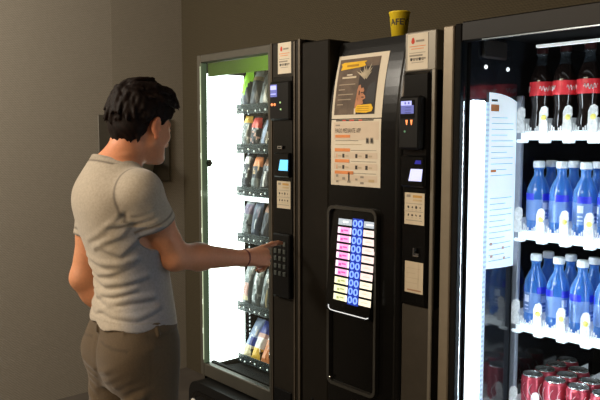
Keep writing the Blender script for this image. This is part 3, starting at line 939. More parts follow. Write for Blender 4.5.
MB().box(FX0 + 0.058, FX1 - 0.05, 0.010, 0.016, 0.42, 1.752, glass_mat('fridge_glass', (0.92, 0.96, 0.98), 0.06)).build('glass_pane', fr)
IX = -1.112
MB().box(FX0 + 0.03, IX, 0.03, 0.78, 0.40, 1.775, M_liner).build('side_liner', fr)
MB().box(FX1 - 0.06, FX1 - 0.04, 0.03, 0.78, 0.40, 1.775, M_liner).build('side_liner', fr)
# light tubes
M_led = mat('led_tube', (1, 1, 1), 0.4, emit=(0.90, 0.96, 1.0), strength=26, var=0.0)
M_ledh = mat('led_housing', (0.55, 0.65, 0.75), 0.3, emit=(0.65, 0.82, 1.0), strength=0.55)
lt = MB().box(IX, IX + 0.008, 0.088, 0.108, 0.42, 1.597, M_ledh)
z = 0.44
while z < 1.59:
    lt.box(IX + 0.008, IX + 0.0095, 0.090, 0.107, z, z + 0.006, mat('led_rib', (0.5, 0.6, 0.68), 0.4, emit=(0.6, 0.75, 0.9), strength=.3)); z += 0.014
lt = lt.build('led_light', fr)
MB().box(IX, IX + 0.010, 0.026 + .006, 0.086, 0.42, 1.600, M_led, 0.003).build('tube', lt)
lt2 = MB().box(FX1 - 0.068, FX1 - 0.06, 0.03, 0.05, 0.42, 1.6, M_ledh).build('led_light', fr)
MB().box(FX1 - 0.070, FX1 - 0.06, 0.052, 0.085, 0.42, 1.6, M_led, 0.003).build('tube', lt2)
# leaflet standing against the inner wall
lf = MB()
nn = 10
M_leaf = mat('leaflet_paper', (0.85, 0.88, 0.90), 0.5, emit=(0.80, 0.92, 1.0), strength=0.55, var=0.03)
def lfp(u, z):
    return (IX + 0.004 + 0.010 * (1 - (2 * u - 1) ** 2) * 0.5, 0.112 + 0.140 * u, z)
ztop = lambda u: 1.624 - 0.022 * u * u
zbot = lambda u: 1.135 - 0.006 * u
for k in range(nn):
    u0, u1 = k / nn, (k + 1) / nn
    lf.add([lfp(u0, zbot(u0)), lfp(u1, zbot(u1)), lfp(u1, ztop(u1)), lfp(u0, ztop(u0))], [(0, 1, 2, 3)], M_leaf)
def lfr(u0, u1, z0, z1, m, dx=.001):
    for k in range(3):
        a, b = u0 + (u1 - u0) * k / 3, u0 + (u1 - u0) * (k + 1) / 3
        q = [lfp(a, z0), lfp(b, z0), lfp(b, z1), lfp(a, z1)]
        lf.add([(p[0] + dx, p[1], p[2]) for p in q], [(0, 1, 2, 3)], m)
lfr(.06, .25, 1.600, 1.606, M_ink)
lfr(.05, .30, 1.573, 1.592, M_orange_ink)
M_bl = mat('pale_blue_ink', (0.45, 0.58, 0.66), .7)
for k in range(26):
    z = 1.555 - k * 0.016
    if 10 < k < 14: continue
    lfr(.08, .85 if k % 3 else .6, z, z + .002, M_bl)
lfr(.08, .25, 1.405, 1.412, M_orange_ink)
for a, z in ((.1, 1.20), (.5, 1.185), (.12, 1.165), (.55, 1.155)):
    lfr(a, a + .08, z, z + .008, mat('salmon_ink', (.7, .45, .4), .7))
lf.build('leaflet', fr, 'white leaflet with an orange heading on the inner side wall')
for yy in (0.098, 0.205):  # two bright dots painting reflections of the lights in the liner
    q = MB()
    q.lathe([(0, .004), (.005, .003), (.006, 0)], (0, 0, 0), mat('reflection_glow', (1, 1, 1), .3, emit=(1, 1, 1), strength=1.6), 10, 'y')
    q.v = [(IX - p[1], yy + p[0], 1.692 + p[2]) for p in q.v]
    q.build('lamp_reflection', fr)
MB().box(IX, IX + .012, 0.075, 0.185, 1.715, 1.765, mat('sensor_housing', (0.02, 0.017, 0.015), .5), .004).build('sensor_box', fr)
MB().box(-1.0, -0.55, 0.16, 0.175, 1.738, 1.745, mat('top_glow', (.8, .8, .8), .3, emit=(1, .97, .9), strength=0.6)).build('top_bright_strip', fr)  # thin white line along the inner top, with its own emission
# shelf upright
MB().box(IX, IX + 0.020, 0.252, 0.268, 0.40, 1.62, mat('shelf_upright', (0.30, 0.33, 0.40), 0.35, 0.3), .003).build('shelf_upright', fr)

SHELF = [1.510, 1.226, 0.957, 0.697]
LX = [-1.054, -0.984, -0.914, -0.844]
PITCH = 0.070
M_rail = mat('glowing_price_rail', (0.85, 0.9, 0.93), 0.4, emit=(0.88, 0.95, 1.0), strength=0.55, var=0.06, scale=90)  # rail is no lamp: the nearby LED's overexposure is painted as glow
M_stop = mat('clear_stop', (0.88, 0.92, 0.95), 0.2, emit=(0.9, 0.96, 1.0), strength=0.22, var=0.35, scale=110, trans=0.40)  # clear plastic with LED glare painted in as faint emission
M_ydot = mat('yellow_dot', (0.75, 0.70, 0.15), .5, emit=(.8, .75, .2), strength=.25)
for si, sz in enumerate(SHELF):
    s = MB()
    s.box(IX + 0.02, FX1 - 0.06, 0.262, 0.74, sz - 0.010, sz - 0.002, mat('shelf_metal', (0.10, 0.11, 0.12), .4, .4))
    sh = s.build('shelf', fr)
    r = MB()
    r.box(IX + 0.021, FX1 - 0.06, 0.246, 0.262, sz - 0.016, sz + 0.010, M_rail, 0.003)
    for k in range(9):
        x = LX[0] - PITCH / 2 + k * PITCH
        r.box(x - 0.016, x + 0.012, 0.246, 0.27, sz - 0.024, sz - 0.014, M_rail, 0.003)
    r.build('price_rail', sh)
    for k in range(6):
        x = LX[0] - PITCH / 2 + k * PITCH
        dv = MB()
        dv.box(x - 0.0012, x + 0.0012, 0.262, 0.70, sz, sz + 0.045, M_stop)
        # hooked clear stop in front of each lane edge
        hook = [(x - .012, sz + .004), (x - .012, sz + .060), (x - .006, sz + .074), (x + .004, sz + .078), (x + .012, sz + .072),
                (x + .013, sz + .052), (x + .008, sz + .040), (x + .012, sz + .034), (x + .014, sz + .004)]
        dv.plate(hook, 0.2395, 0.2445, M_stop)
        dvo = dv.build('lane_divider', sh)
        for dx, hh in ((.022, .030), (-.022, .028)):
            tn = MB()
            for q in range(3):
                xx = x + dx * (1 + .28 * (q - 1))
                if xx < IX + .02: continue
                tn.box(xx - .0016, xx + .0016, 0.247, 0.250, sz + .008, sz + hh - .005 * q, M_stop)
            if tn.v: tn.build('prong', dvo)
        if k and si != 3:
            MB().lathe([(0, .002), (.007, .0015), (.008, 0)], (x + .002, 0.2395, sz + 0.046), M_ydot, 12, 'y').build('round_tag', dvo)

# bottles --------------------------------------------------------------------
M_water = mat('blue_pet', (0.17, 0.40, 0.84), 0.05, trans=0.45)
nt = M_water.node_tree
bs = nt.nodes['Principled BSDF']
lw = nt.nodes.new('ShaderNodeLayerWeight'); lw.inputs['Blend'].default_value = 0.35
cr = nt.nodes.new('ShaderNodeValToRGB')  # pale rims and faint glow painted for light scattered in the plastic
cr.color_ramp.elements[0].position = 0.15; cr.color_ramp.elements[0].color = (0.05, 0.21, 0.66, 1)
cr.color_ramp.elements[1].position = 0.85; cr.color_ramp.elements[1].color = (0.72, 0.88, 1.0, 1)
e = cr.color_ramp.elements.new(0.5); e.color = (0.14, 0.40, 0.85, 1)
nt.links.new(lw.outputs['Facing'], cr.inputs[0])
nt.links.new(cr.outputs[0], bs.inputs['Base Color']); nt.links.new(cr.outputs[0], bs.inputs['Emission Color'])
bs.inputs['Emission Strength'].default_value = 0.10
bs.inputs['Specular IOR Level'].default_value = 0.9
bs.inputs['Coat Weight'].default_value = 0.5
M_wcap = mat('white_cap', (0.78, 0.84, 0.90), 0.35, var=0.03)
M_wlab = mat('royal_blue_label', (0.02, 0.03, 0.55), 0.4, emit=(.02, .03, .6), strength=.15)
M_wlab2 = mat('white_blue_label', (0.60, 0.68, 0.85), 0.4)
M_cola = mat('cola_dark', (0.012, 0.007, 0.006), 0.06, var=0.1)
M_clearb = mat('clear_pet', (0.05, 0.06, 0.07), 0.05, trans=0.5, var=0.1)
M_ccap = mat('dark_cap', (0.05, 0.012, 0.012), 0.3)
M_clab = mat('red_label', (0.70, 0.035, 0.05), 0.4, emit=(.7, .04, .06), strength=.12)
M_can = mat('can_silver', (0.72, 0.74, 0.76), 0.25, 0.85, var=0.03)
M_canb = mat('can_red', (0.42, 0.05, 0.08), 0.25, 0.3)
M_canw = mat('can_white', (0.8, 0.78, 0.8), 0.3, 0.2)


def water_bottle():
    t = thing('water_bottle', '', 'bottle')
    r = 0.0318
    b = MB()
    prof = [(0, .004), (.020, .002), (.029, 0), (r, .006), (r, .030), (r - .0015, .034), (r, .038), (r, .060), (r - .0015, .064), (r, .068), (r, .118), (r - .001, .128),
            (r - .006, .142), (.020, .155), (.0145, .164), (.0128, .172), (.0128, .186), (.0155, .187), (.0155, .190), (.0125, .191), (.0125, .2)]
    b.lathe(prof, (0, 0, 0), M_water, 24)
    b.build('bottle_body', t)
    cp = MB()
    cp.lathe([(.0148, .189), (.0155, .191), (.0155, .206), (.0145, .209), (0, .209)], (0, 0, 0), M_wcap, 20)
    for k in range(20):
        a = 2 * PI * k / 20
        cp.box(.0155 * math.cos(a) - .0005, .0155 * math.cos(a) + .0005, .0155 * math.sin(a) - .0005, .0155 * math.sin(a) + .0005, .192, .205, M_wcap)
    cp.build('cap', t, 'pale screw cap')
    lb = MB()
    for a0 in (-1.6, 0.9, 2.8):
        vs = []
        for q in range(9):
            a = a0 + 1.15 * (q / 8 - .5)
            vs += [((r + .0008) * math.cos(a), (r + .0008) * math.sin(a), .098), ((r + .0008) * math.cos(a), (r + .0008) * math.sin(a), .117)]
        lb.add(vs, [(2 * q, 2 * q + 2, 2 * q + 3, 2 * q + 1) for q in range(8)], M_wlab, True)
    lb.lathe([(r + .0005, .040), (r + .0006, .041), (r + .0006, .098), (r + .0005, .100)], (0, 0, 0), mat('blue_label_lower', (0.32, 0.52, 0.90), .3, trans=.55), 24)
    # printed device on the label: pale oval and lines
    for a0 in (-1.9, -0.6, 1.0):
        for z0, z1, w_ in ((.072, .092, .5), (.060, .064, .42), (.050, .053, .46)):
            vs = []
            for q in range(5):
                a = a0 + w_ * (q / 4 - .5)
                vs += [((r + .0012) * math.cos(a), (r + .0012) * math.sin(a), z0), ((r + .0012) * math.cos(a), (r + .0012) * math.sin(a), z1)]
            lb.add(vs, [(2 * q, 2 * q + 2, 2 * q + 3, 2 * q + 1) for q in range(4)], M_wlab2, True)
    lb.build('label_wrap', t, 'royal blue paper band')
    return t


def cola_bottle():
    t = thing('cola_bottle', '', 'bottle')
    r = 0.0315
    b = MB()
    prof = [(0, .004), (.018, .002), (.026, 0), (.0305, .008), (r, .030), (.0285, .060), (.0275, .080), (.030, .098), (r, .112), (r, .145), (.030, .158),
            (.025, .175), (.0185, .192), (.0145, .205), (.0130, .214), (.0128, .222), (.0155, .223), (.0155, .226), (.0128, .227), (.0125, .232)]
    b.lathe(prof[:13], (0, 0, 0), M_cola, 24)
    b.lathe(prof[12:], (0, 0, 0), M_clearb, 24)
    b.lathe([(.018, .192), (.0105, .212), (0, .213)], (0, 0, 0), M_cola, 16)
    b.build('bottle_body', t)
    cp = MB()
    cp.lathe([(.0148, .224), (.0152, .226), (.0152, .240), (.014, .243), (0, .243)], (0, 0, 0), M_ccap, 20)
    cp.build('cap', t, 'dark red screw cap')
    lb = MB()
    lb.lathe([(r + .0005, .108), (r + .0007, .109), (r + .0007, .146), (r + .0004, .147)], (0, 0, 0), M_clab, 28)
    # white flowing script band on the label
    for a0 in (-2.0, 0.1, 2.2):
        pts = []
        for q in range(25):
            a = a0 - .55 + 1.1 * q / 24
            z = .127 + .007 * math.sin(q * 1.15) + .002 * math.sin(q * .4)
            pts.append(((r + .0012) * math.cos(a), (r + .0012) * math.sin(a), z))
        lb.tube(pts, .0011, M_canw, 4)
    lb.build('label_wrap', t, 'red label with a white flowing script')
    return t


def soda_can():
    t = thing('soda_can', '', 'can')
    r = 0.033
    b = MB()
    b.lathe([(0, .004), (.022, .003), (.025, 0), (.029, .006), (r, .012), (r, .100), (.031, .106), (.0285, .110)], (0, 0, 0), M_canb, 28)
    for a0 in (-2.2, -0.7, 0.9, 2.4):  # wavy white print, widened to paint in bright highlights
        vs = []
        for q in range(9):
            z = .018 + .075 * q / 8
            a = a0 + .25 * math.sin(q * .8)
            for da in (-.45, .45):
                vs.append(((r + .0006) * math.cos(a + da), (r + .0006) * math.sin(a + da), z))
        b.add(vs, [(2 * q, 2 * q + 1, 2 * q + 3, 2 * q + 2) for q in range(8)], M_canw, True)
    b.build('can_body', t, 'red can body with white print and painted highlights')
    l = MB()
    l.lathe([(.0285, .110), (.0290, .1125), (.0280, .1145), (.0268, .1135), (.0255, .1100), (0, .1100)], (0, 0, 0), M_can, 28)
    l.lathe([(.0200, .1101), (.0205, .1106), (.0210, .1101)], (0, 0, 0), M_can, 24)
    lid = l.build('lid', t, 'bare silver lid')
    tb = MB()
    o_ = [(.006 * math.cos(2 * PI * i / 12), -.006 + .010 * math.sin(2 * PI * i / 12)) for i in range(12)]
    tb.add([(x, y, .1125) for x, y in o_] + [(x, y, .1112) for x, y in o_], [tuple(range(12)), tuple(range(12, 24))[::-1]] + [(i, 12 + i, 12 + (i + 1) % 12, (i + 1) % 12) for i in range(12)], M_can)
    tb.lathe([(0, .1132), (.003, .1128), (.003, .110)], (0, .004, 0), M_can, 10)
    tb.build('ring_pull', lid)
    return t


def copy_tree(o, parent=None):
    c_ = o.copy()
    COL.objects.link(c_)
    if parent is not None:
        c_.parent = parent
        c_.matrix_parent_inverse = o.matrix_parent_inverse.copy()
    for ch in list(o.children):
        copy_tree(ch, c_)
    return c_


ORD = ['leftmost lane', 'second lane from left', 'third lane from left', 'fourth lane from left']
DEEP = ['frontmost in', 'second from front in', 'third from front in', 'fourth from front in']
def stock(proto, spots, label, group, cat, depth_step):
    for i, (lane, deep, z) in enumerate(spots):
        o = proto if i == 0 else copy_tree(proto)
        o.location = (LX[lane], 0.288 + deep * depth_step, z)
        o.rotation_euler = (0, 0, random.uniform(0, 6.28))
        o['label'] = label % (DEEP[deep], ORD[lane])
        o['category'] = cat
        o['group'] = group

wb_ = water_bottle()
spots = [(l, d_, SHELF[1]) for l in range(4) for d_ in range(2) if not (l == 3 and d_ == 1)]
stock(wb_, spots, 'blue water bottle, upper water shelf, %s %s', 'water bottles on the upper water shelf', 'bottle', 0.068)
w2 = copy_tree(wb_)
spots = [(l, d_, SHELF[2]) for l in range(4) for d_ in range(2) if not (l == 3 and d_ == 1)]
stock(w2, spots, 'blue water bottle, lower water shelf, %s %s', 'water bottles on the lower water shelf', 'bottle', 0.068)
cb_ = cola_bottle()
spots = [(l, d_, SHELF[0]) for l in range(4) for d_ in range(1)]
stock(cb_, spots, 'dark cola bottle with red label, top shelf, %s %s', 'cola bottles on the top shelf', 'bottle', 0.068)
sc_ = soda_can()
spots = [(0, 0), (0, 1), (0, 2), (0, 3), (1, 0), (1, 1), (1, 2), (2, 0), (2, 1), (3, 0)]
stock(sc_, [(a, b, SHELF[3]) for a, b in spots], 'red drink can, lowest shelf, %s %s', 'drink cans on the lowest shelf', 'can', 0.068)
for o in COL.objects:
    if o.name.startswith('soda_can'):
        o.rotation_euler = (0, 0, random.uniform(-.6, .6))

# ------------------------------------------------------------------ the person
# bodies and clothes are grown as smooth implicit surfaces and meshed by surface nets
class Field:
    def __init__(self, lo, hi, h):
        self.lo = np.array(lo, dtype=np.float64); self.h = h
        n = np.ceil((np.array(hi) - self.lo) / h).astype(int) + 1
        self.n = n
        self.ax = [(self.lo[i] + h * np.arange(n[i])).astype(np.float32) for i in range(3)]
        self.D = np.full(tuple(n), 0.2, dtype=np.float32)

    def win(self, lo, hi):
        sl = []
        for i in range(3):
            a = int(np.clip(np.floor((lo[i] - self.lo[i]) / self.h), 0, self.n[i] - 1))
            b = int(np.clip(np.ceil((hi[i] - self.lo[i]) / self.h) + 1, a + 1, self.n[i]))
            sl.append(slice(a, b))
        x, y, z = (self.ax[i][sl[i]] for i in range(3))
        return tuple(sl), x[:, None, None], y[None, :, None], z[None, None, :]

    def put(self, fn, lo, hi, k=0.012, mode='add', pad=0.03):
        sl, x, y, z = self.win(np.array(lo) - pad, np.array(hi) + pad)
        d = np.broadcast_to(fn(x, y, z), self.D[sl].shape).astype(np.float32)
        D = self.D[sl]
        if mode == 'add':
            if k > 0:
                hh = np.maximum(k - np.abs(D - d), 0) / k
                self.D[sl] = np.minimum(D, d) - hh * hh * k * 0.25
            else:
                self.D[sl] = np.minimum(D, d)
        elif mode == 'sub':
            d = -d
            hh = np.maximum(k - np.abs(D - d), 0) / max(k, 1e-6)
            self.D[sl] = np.maximum(D, d) + hh * hh * k * 0.25
        elif mode == 'disp':
            self.D[sl] = D - d

    def cone(self, a, b, ra, rb, k=0.012, mode='add', sq=None):
        a = np.array(a, dtype=np.float32); b = np.array(b, dtype=np.float32)
        ab = b - a; L2 = float(ab @ ab) + 1e-9
        r = max(ra, rb)
        def fn(x, y, z):
            t = np.clip(((x - a[0]) * ab[0] + (y - a[1]) * ab[1] + (z - a[2]) * ab[2]) / L2, 0, 1)
            return np.sqrt((x - a[0] - ab[0] * t) ** 2 + (y - a[1] - ab[1] * t) ** 2 + (z - a[2] - ab[2] * t) ** 2) - (ra + (rb - ra) * t)
        self.put(fn, np.minimum(a, b) - r, np.maximum(a, b) + r, k, mode)

    def ell(self, c, r, k=0.012, mode='add', R=None):
        c = np.array(c, dtype=np.float32); r = np.array(r, dtype=np.float32)
        m = float(r.max())
        def fn(x, y, z):
            p = [x - c[0], y - c[1], z - c[2]]
            if R is not None:
                p = [R[0, i] * p[0] + R[1, i] * p[1] + R[2, i] * p[2] for i in range(3)]
            k0 = np.sqrt((p[0] / r[0]) ** 2 + (p[1] / r[1]) ** 2 + (p[2] / r[2]) ** 2)
            k1 = np.sqrt((p[0] / r[0] ** 2) ** 2 + (p[1] / r[1] ** 2) ** 2 + (p[2] / r[2] ** 2) ** 2) + 1e-6
            return k0 * (k0 - 1) / k1
        self.put(fn, c - m, c + m, k, mode)

    def ridge(self, pts, w, amp):
        """raise (amp > 0) or sink a soft fold along a polyline"""
        P_ = [np.array(q, dtype=np.float32) for q in pts]
        def fn(x, y, z):
            best = None
            for a, b in zip(P_[:-1], P_[1:]):
                ab = b - a; L2 = float(ab @ ab) + 1e-9
                t = np.clip(((x - a[0]) * ab[0] + (y - a[1]) * ab[1] + (z - a[2]) * ab[2]) / L2, 0, 1)
                q = (x - a[0] - ab[0] * t) ** 2 + (y - a[1] - ab[1] * t) ** 2 + (z - a[2] - ab[2] * t) ** 2
                best = q if best is None else np.minimum(best, q)
            return amp * np.exp(-best / (w * w))
        A_ = np.array(pts)
        self.put(fn, A_.min(0) - 2.4 * w, A_.max(0) + 2.4 * w, mode='disp', pad=0)

    def surface(self):
        D = self.D; h = self.h
        S = D < 0
        c = np.zeros(tuple(self.n - 1), dtype=np.uint8)
        for dx in (0, 1):
            for dy_ in (0, 1):
                for dz in (0, 1):
                    c += S[dx:self.n[0] - 1 + dx, dy_:self.n[1] - 1 + dy_, dz:self.n[2] - 1 + dz]
        act = np.argwhere((c > 0) & (c < 8))
        idm = np.full(c.shape, -1, dtype=np.int64)
        idm[act[:, 0], act[:, 1], act[:, 2]] = np.arange(len(act))
        pos = np.zeros((len(act), 3)); cnt = np.zeros(len(act))
        val = {}
        for o in np.ndindex(2, 2, 2):
            val[o] = D[act[:, 0] + o[0], act[:, 1] + o[1], act[:, 2] + o[2]].astype(np.float64)
        for ax in range(3):
            for o in np.ndindex(2, 2, 2):
                if o[ax]: continue
                o2 = tuple(o[i] + (i == ax) for i in range(3))
                a, b = val[o], val[o2]
                m = (a < 0) != (b < 0)
                t = a / (a - b + 1e-20)
                p = np.tile(np.array(o, dtype=np.float64), (len(act), 1))
                p[:, ax] += t
                pos[m] += p[m]; cnt[m] += 1
        V = self.lo + (act + pos / cnt[:, None]) * h
        F = []
        for ax in range(3):
            u, v = (ax + 1) % 3, (ax + 2) % 3
            s0 = [slice(1, -1)] * 3; s0[ax] = slice(0, -1)
            s1 = list(s0); s1[ax] = slice(1, None)
            A = S[tuple(s0)]; B = S[tuple(s1)]
            e = np.argwhere(A != B)
            off_ = np.array([1, 1, 1]); off_[ax] = 0
            e = e + off_
            fl = S[e[:, 0], e[:, 1], e[:, 2]]
            q = []
            for du, dv_ in ((-1, -1), (0, -1), (0, 0), (-1, 0)):
                w_ = e.copy(); w_[:, u] += du; w_[:, v] += dv_
                q.append(idm[w_[:, 0], w_[:, 1], w_[:, 2]])
            q = np.stack(q, 1)
            q[~fl] = q[~fl][:, ::-1]
            F.append(q)
        F = np.concatenate(F)
        F = F[(F >= 0).all(1)]
        return V, F


def smooth_mesh(V, F, it=2, lam=0.5):
    E = np.concatenate([F[:, [0, 1]], F[:, [1, 2]], F[:, [2, 3]], F[:, [3, 0]]])
    n = len(V)
    deg = np.bincount(E[:, 0], minlength=n) + np.bincount(E[:, 1], minlength=n)
    for _ in range(it):
        acc = np.zeros_like(V)
        for c_ in range(3):
            acc[:, c_] = np.bincount(E[:, 0], weights=V[E[:, 1], c_], minlength=n) + np.bincount(E[:, 1], weights=V[E[:, 0], c_], minlength=n)
        V = V + lam * (acc / np.maximum(deg, 1)[:, None] - V)
    return V


def grow(name, field, material, parent, colour, it=2, label=None):
    V, F = field.surface()
    V = smooth_mesh(V, F, it)
    me = bpy.data.meshes.new(name)
    me.vertices.add(len(V)); me.vertices.foreach_set('co', V.astype(np.float32).ravel())
    me.loops.add(F.size); me.loops.foreach_set('vertex_index', F.astype(np.int32).ravel())
    me.polygons.add(len(F))
    me.polygons.foreach_set('loop_start', np.arange(0, F.size, 4, dtype=np.int32))
    me.polygons.foreach_set('loop_total', np.full(len(F), 4, dtype=np.int32))
    me.polygons.foreach_set('use_smooth', np.ones(len(F), dtype=bool))
    me.update(calc_edges=True); me.validate()
    at = me.attributes.new('Col', 'FLOAT_COLOR', 'POINT')
    C_ = colour(V)
    at.data.foreach_set('color', np.concatenate([C_, np.ones((len(V), 1))], 1).astype(np.float32).ravel())
    me.materials.append(material)
    o = bpy.data.objects.new(name, me)
    COL.objects.link(o)
    o.parent = parent
    if label: o['label'] = label
    return o


def profile(rows):
    """z, half width, half depth, centre y -> a smooth elliptical column"""
    rows = sorted(rows)
    zs = np.array([r[0] for r in rows])
    zz = np.arange(zs[0] - .06, zs[-1] + .06, .004)
    k = np.exp(-0.5 * (np.arange(-8, 9) / 3.5) ** 2); k /= k.sum()
    cols = []
    for j in (1, 2, 3):
        a = np.interp(zz, zs, [r[j] for r in rows])
        cols.append(np.convolve(np.pad(a, 8, mode='edge'), k, mode='valid'))
    def fn(x, y, z, grow_=0.0):
        a = np.interp(z, zz, cols[0]) + grow_; b = np.interp(z, zz, cols[1]) + grow_; cy = np.interp(z, zz, cols[2])
        dx = x / a; dyy = (y - cy) / b
        q = (np.abs(dx) ** 2.3 + np.abs(dyy) ** 2.3) ** (1 / 2.3)
        d = (q - 1) * np.minimum(a, b)
        return np.maximum(d, np.maximum(zs[0] - z, z - zs[-1]))
    def at(th, z, extra=0.0):
        a = np.interp(z, zz, cols[0]) + extra; b = np.interp(z, zz, cols[1]) + extra; cy = np.interp(z, zz, cols[2])
        c_, s_ = math.cos(th), math.sin(th)
        r = 1 / (abs(c_) ** 2.3 + abs(s_) ** 2.3) ** (1 / 2.3)
        return (a * r * c_, cy + b * r * s_, z)
    return fn, at

PO = Vector((-1.845, -0.600, 0))
PROT = math.radians(-3)
person = thing('person', 'person with short dark hair in grey t-shirt and khaki trousers pressing a keypad', 'person', PO)
person.rotation_euler = (0, 0, PROT)

# joints, in the person's own frame (x to their right, y ahead)
SR = np.array((.148, -.020, 1.356)); ER = np.array((.120, .098, 1.163)); WR = np.array((.072, .372, 1.122)); TIP = np.array((.010, .560, 1.145))
SL = np.array((-.118, -.036, 1.322)); EL = np.array((-.132, -.080, 1.083)); WL = np.array((-.132, .030, .925))

# head frame: tipped a little forward
HP = math.radians(-15)
HT = math.radians(17)
Rx = np.array([[1, 0, 0], [0, math.cos(HP), -math.sin(HP)], [0, math.sin(HP), math.cos(HP)]])
Rz = np.array([[math.cos(HT), -math.sin(HT), 0], [math.sin(HT), math.cos(HT), 0], [0, 0, 1]])
HR = Rz @ Rx
HO = np.array((0.0, .046, 1.533))
def hd_(p):
    return HO + HR @ np.array(p, dtype=float)

torso_rows = [(.80, .110, .070, .030), (.86, .140, .094, .022), (.92, .145, .098, .016), (.98, .136, .094, .010), (1.05, .116, .084, .014), (1.10, .111, .082, .012),
              (1.18, .120, .092, -.006), (1.25, .130, .098, -.024), (1.31, .136, .098, -.031), (1.35, .128, .086, -.033), (1.385, .098, .066, -.030), (1.415, .066, .052, -.026), (1.44, .052, .050, -.022)]
tor, tor_at = profile(torso_rows)

sk = Field((-.32, -.24, -.01), (.30, .62, 1.70), .0030)
sk.put(tor, (-.18, -.16, .80), (.18, .14, 1.45), 0.0)
for s in (-1, 1):
    sk.ell((s * .062, .060, 1.225), (.052, .048, .050), .03)
    sk.ell((s * .066, -.026, .880), (.074, .054, .080), .04)
    # legs inside the trousers, feet inside the shoes
    sk.cone((s * .080, .012 + .012 * s, .84), (s * .092, .008 + .018 * s, .48), .060, .048, .01)
    sk.cone((s * .092, .008 + .018 * s, .48), (s * .100, .00, .36), .048, .052, .02)
    sk.cone((s * .100, .00, .36), (s * .105, -.01, .09), .050, .034, .02)
    sk.cone((s * .105, -.03, .045), (s * .118, .12, .035), .034, .026, .02)
# trapezius, neck
for s in (-1, 1):
    sk.cone((s * .022, -.028, 1.418), (s * .110, -.030, 1.362 if s > 0 else 1.332), .042, .042, .04)
sk.cone((0, -.030, 1.38), hd_((0, -.018, -.02)), .054, .051, .03)
# head
sk.ell(hd_((0, -.002, .038)), (.072, .086, .082), 0.02, R=HR)
sk.ell(hd_((0, .030, -.022)), (.058, .066, .072), 0.03, R=HR)
sk.cone(hd_((-.026, .048, -.064)), hd_((.026, .048, -.064)), .021, .021, .03)
sk.ell(hd_((0, .078, -.076)), (.018, .016, .015), .02, R=HR)
for s in (-1, 1):
    sk.cone(hd_((s * .052, .012, -.045)), hd_((s * .022, .078, -.076)), .018, .016, .02)     # jaw
    sk.ell(hd_((s * .040, .060, -.012)), (.020, .024, .020), .02, R=HR)                       # cheekbone
    sk.cone(hd_((s * .012, .090, .026)), hd_((s * .046, .070, .024)), .009, .008, .012)        # brow
    sk.ell(hd_((s * .031, .092, .006)), (.017, .012, .011), .008, 'sub', R=HR)                 # eye socket
    sk.ell(hd_((s * .031, .078, .006)), (.0125, .0125, .0125), .004, R=HR)
    sk.ell(hd_((s * .031, .0885, .0125)), (.012, .004, .0035), .004, R=HR)                     # lid
    sk.ell(hd_((s * .011, .100, -.028)), (.008, .009, .007), .006, R=HR)                       # nostril wing
    # ear: rim, hollow and lobe
    ec = hd_((s * .076, -.004, -.004))
    ang = s * math.radians(22)
    ER_ = HR @ np.array([[math.cos(ang), math.sin(ang), 0], [-math.sin(ang), math.cos(ang), 0], [0, 0, 1]])
    sk.ell(ec + HR @ np.array((s * .006, -.004, .004)), (.0075, .0155, .027), .006, R=ER_)
    sk.ell(ec + HR @ np.array((s * .015, .001, .006)), (.0075, .011, .019), .004, 'sub', R=ER_)
    sk.ell(ec + HR @ np.array((s * .005, .004, -.026)), (.006, .008, .009), .006, R=ER_)
    sk.ell(ec + HR @ np.array((s * .004, .013, -.003)), (.005, .004, .007), .005, R=ER_)
sk.cone(hd_((0, .092, .014)), hd_((0, .112, -.022)), .0075, .0105, .010)
sk.ell(hd_((0, .114, -.025)), (.0105, .010, .009), .008, R=HR)
sk.ell(hd_((0, .094, -.049)), (.021, .0075, .005), .006, R=HR)
sk.ell(hd_((0, .092, -.059)), (.018, .0075, .0055), .006, R=HR)
sk.ell(hd_((0, .103, -.0537)), (.022, .006, .0016), .003, 'sub', R=HR)

# arms
def limb(f, S_, E_, W_, k=.02):
    f.ell(S_, (.047, .046, .048), .03)
    mid = S_ * .55 + E_ * .45
    f.cone(S_, mid, .043, .040, k); f.cone(mid, E_, .040, .037, k)
    d_ = E_ - S_
    m2 = E_ * .70 + W_ * .30
    f.cone(E_, m2, .037, .0385, k); f.cone(m2, W_, .0385, .0222, k)
limb(sk, SR, ER, WR); limb(sk, SL, EL, WL)
sk.ell(ER + np.array((.0, -.012, -.010)), (.028, .026, .026), .02)

# right hand: pointing, dorsum turned outward and up
def unit(v): return v / np.linalg.norm(v)
hd = unit(np.array((-.17, .985, .00)))
hn = np.array((.72, 0, .69)); hn = unit(hn - hd * (hn @ hd))
hs = np.cross(hn, hd)                       # towards the index side
def HW(d, s, n): return WR + hd * d + hs * s + hn * n
sk.cone(WR - hd * .02, HW(.02, 0, 0), .0225, .0215, .015)
kn = {'index': HW(.086, .026, .002), 'middle': HW(.090, .007, .006), 'ring': HW(.084, -.013, .003), 'little': HW(.073, -.031, -.004)}
base = {'index': HW(.012, .012, 0), 'middle': HW(.012, .004, .002), 'ring': HW(.012, -.006, .001), 'little': HW(.012, -.013, -.002)}
for n_ in kn:
    sk.cone(base[n_], kn[n_], .0135, .0108, .010)
sk.ell(HW(.045, 0, -.006), (.026, .038, .022), .015)
# index: straight out to the key
j1 = kn['index'] + (TIP - kn['index']) * .46 + hn * .006 + hs * .003
j2 = kn['index'] + (TIP - kn['index']) * .74 + hn * .005 + hs * .002
sk.cone(kn['index'], j1, .0100, .0088, .005); sk.cone(j1, j2, .0088, .0080, .004); sk.cone(j2, TIP - unit(TIP - j2) * .006, .0080, .0066, .004)
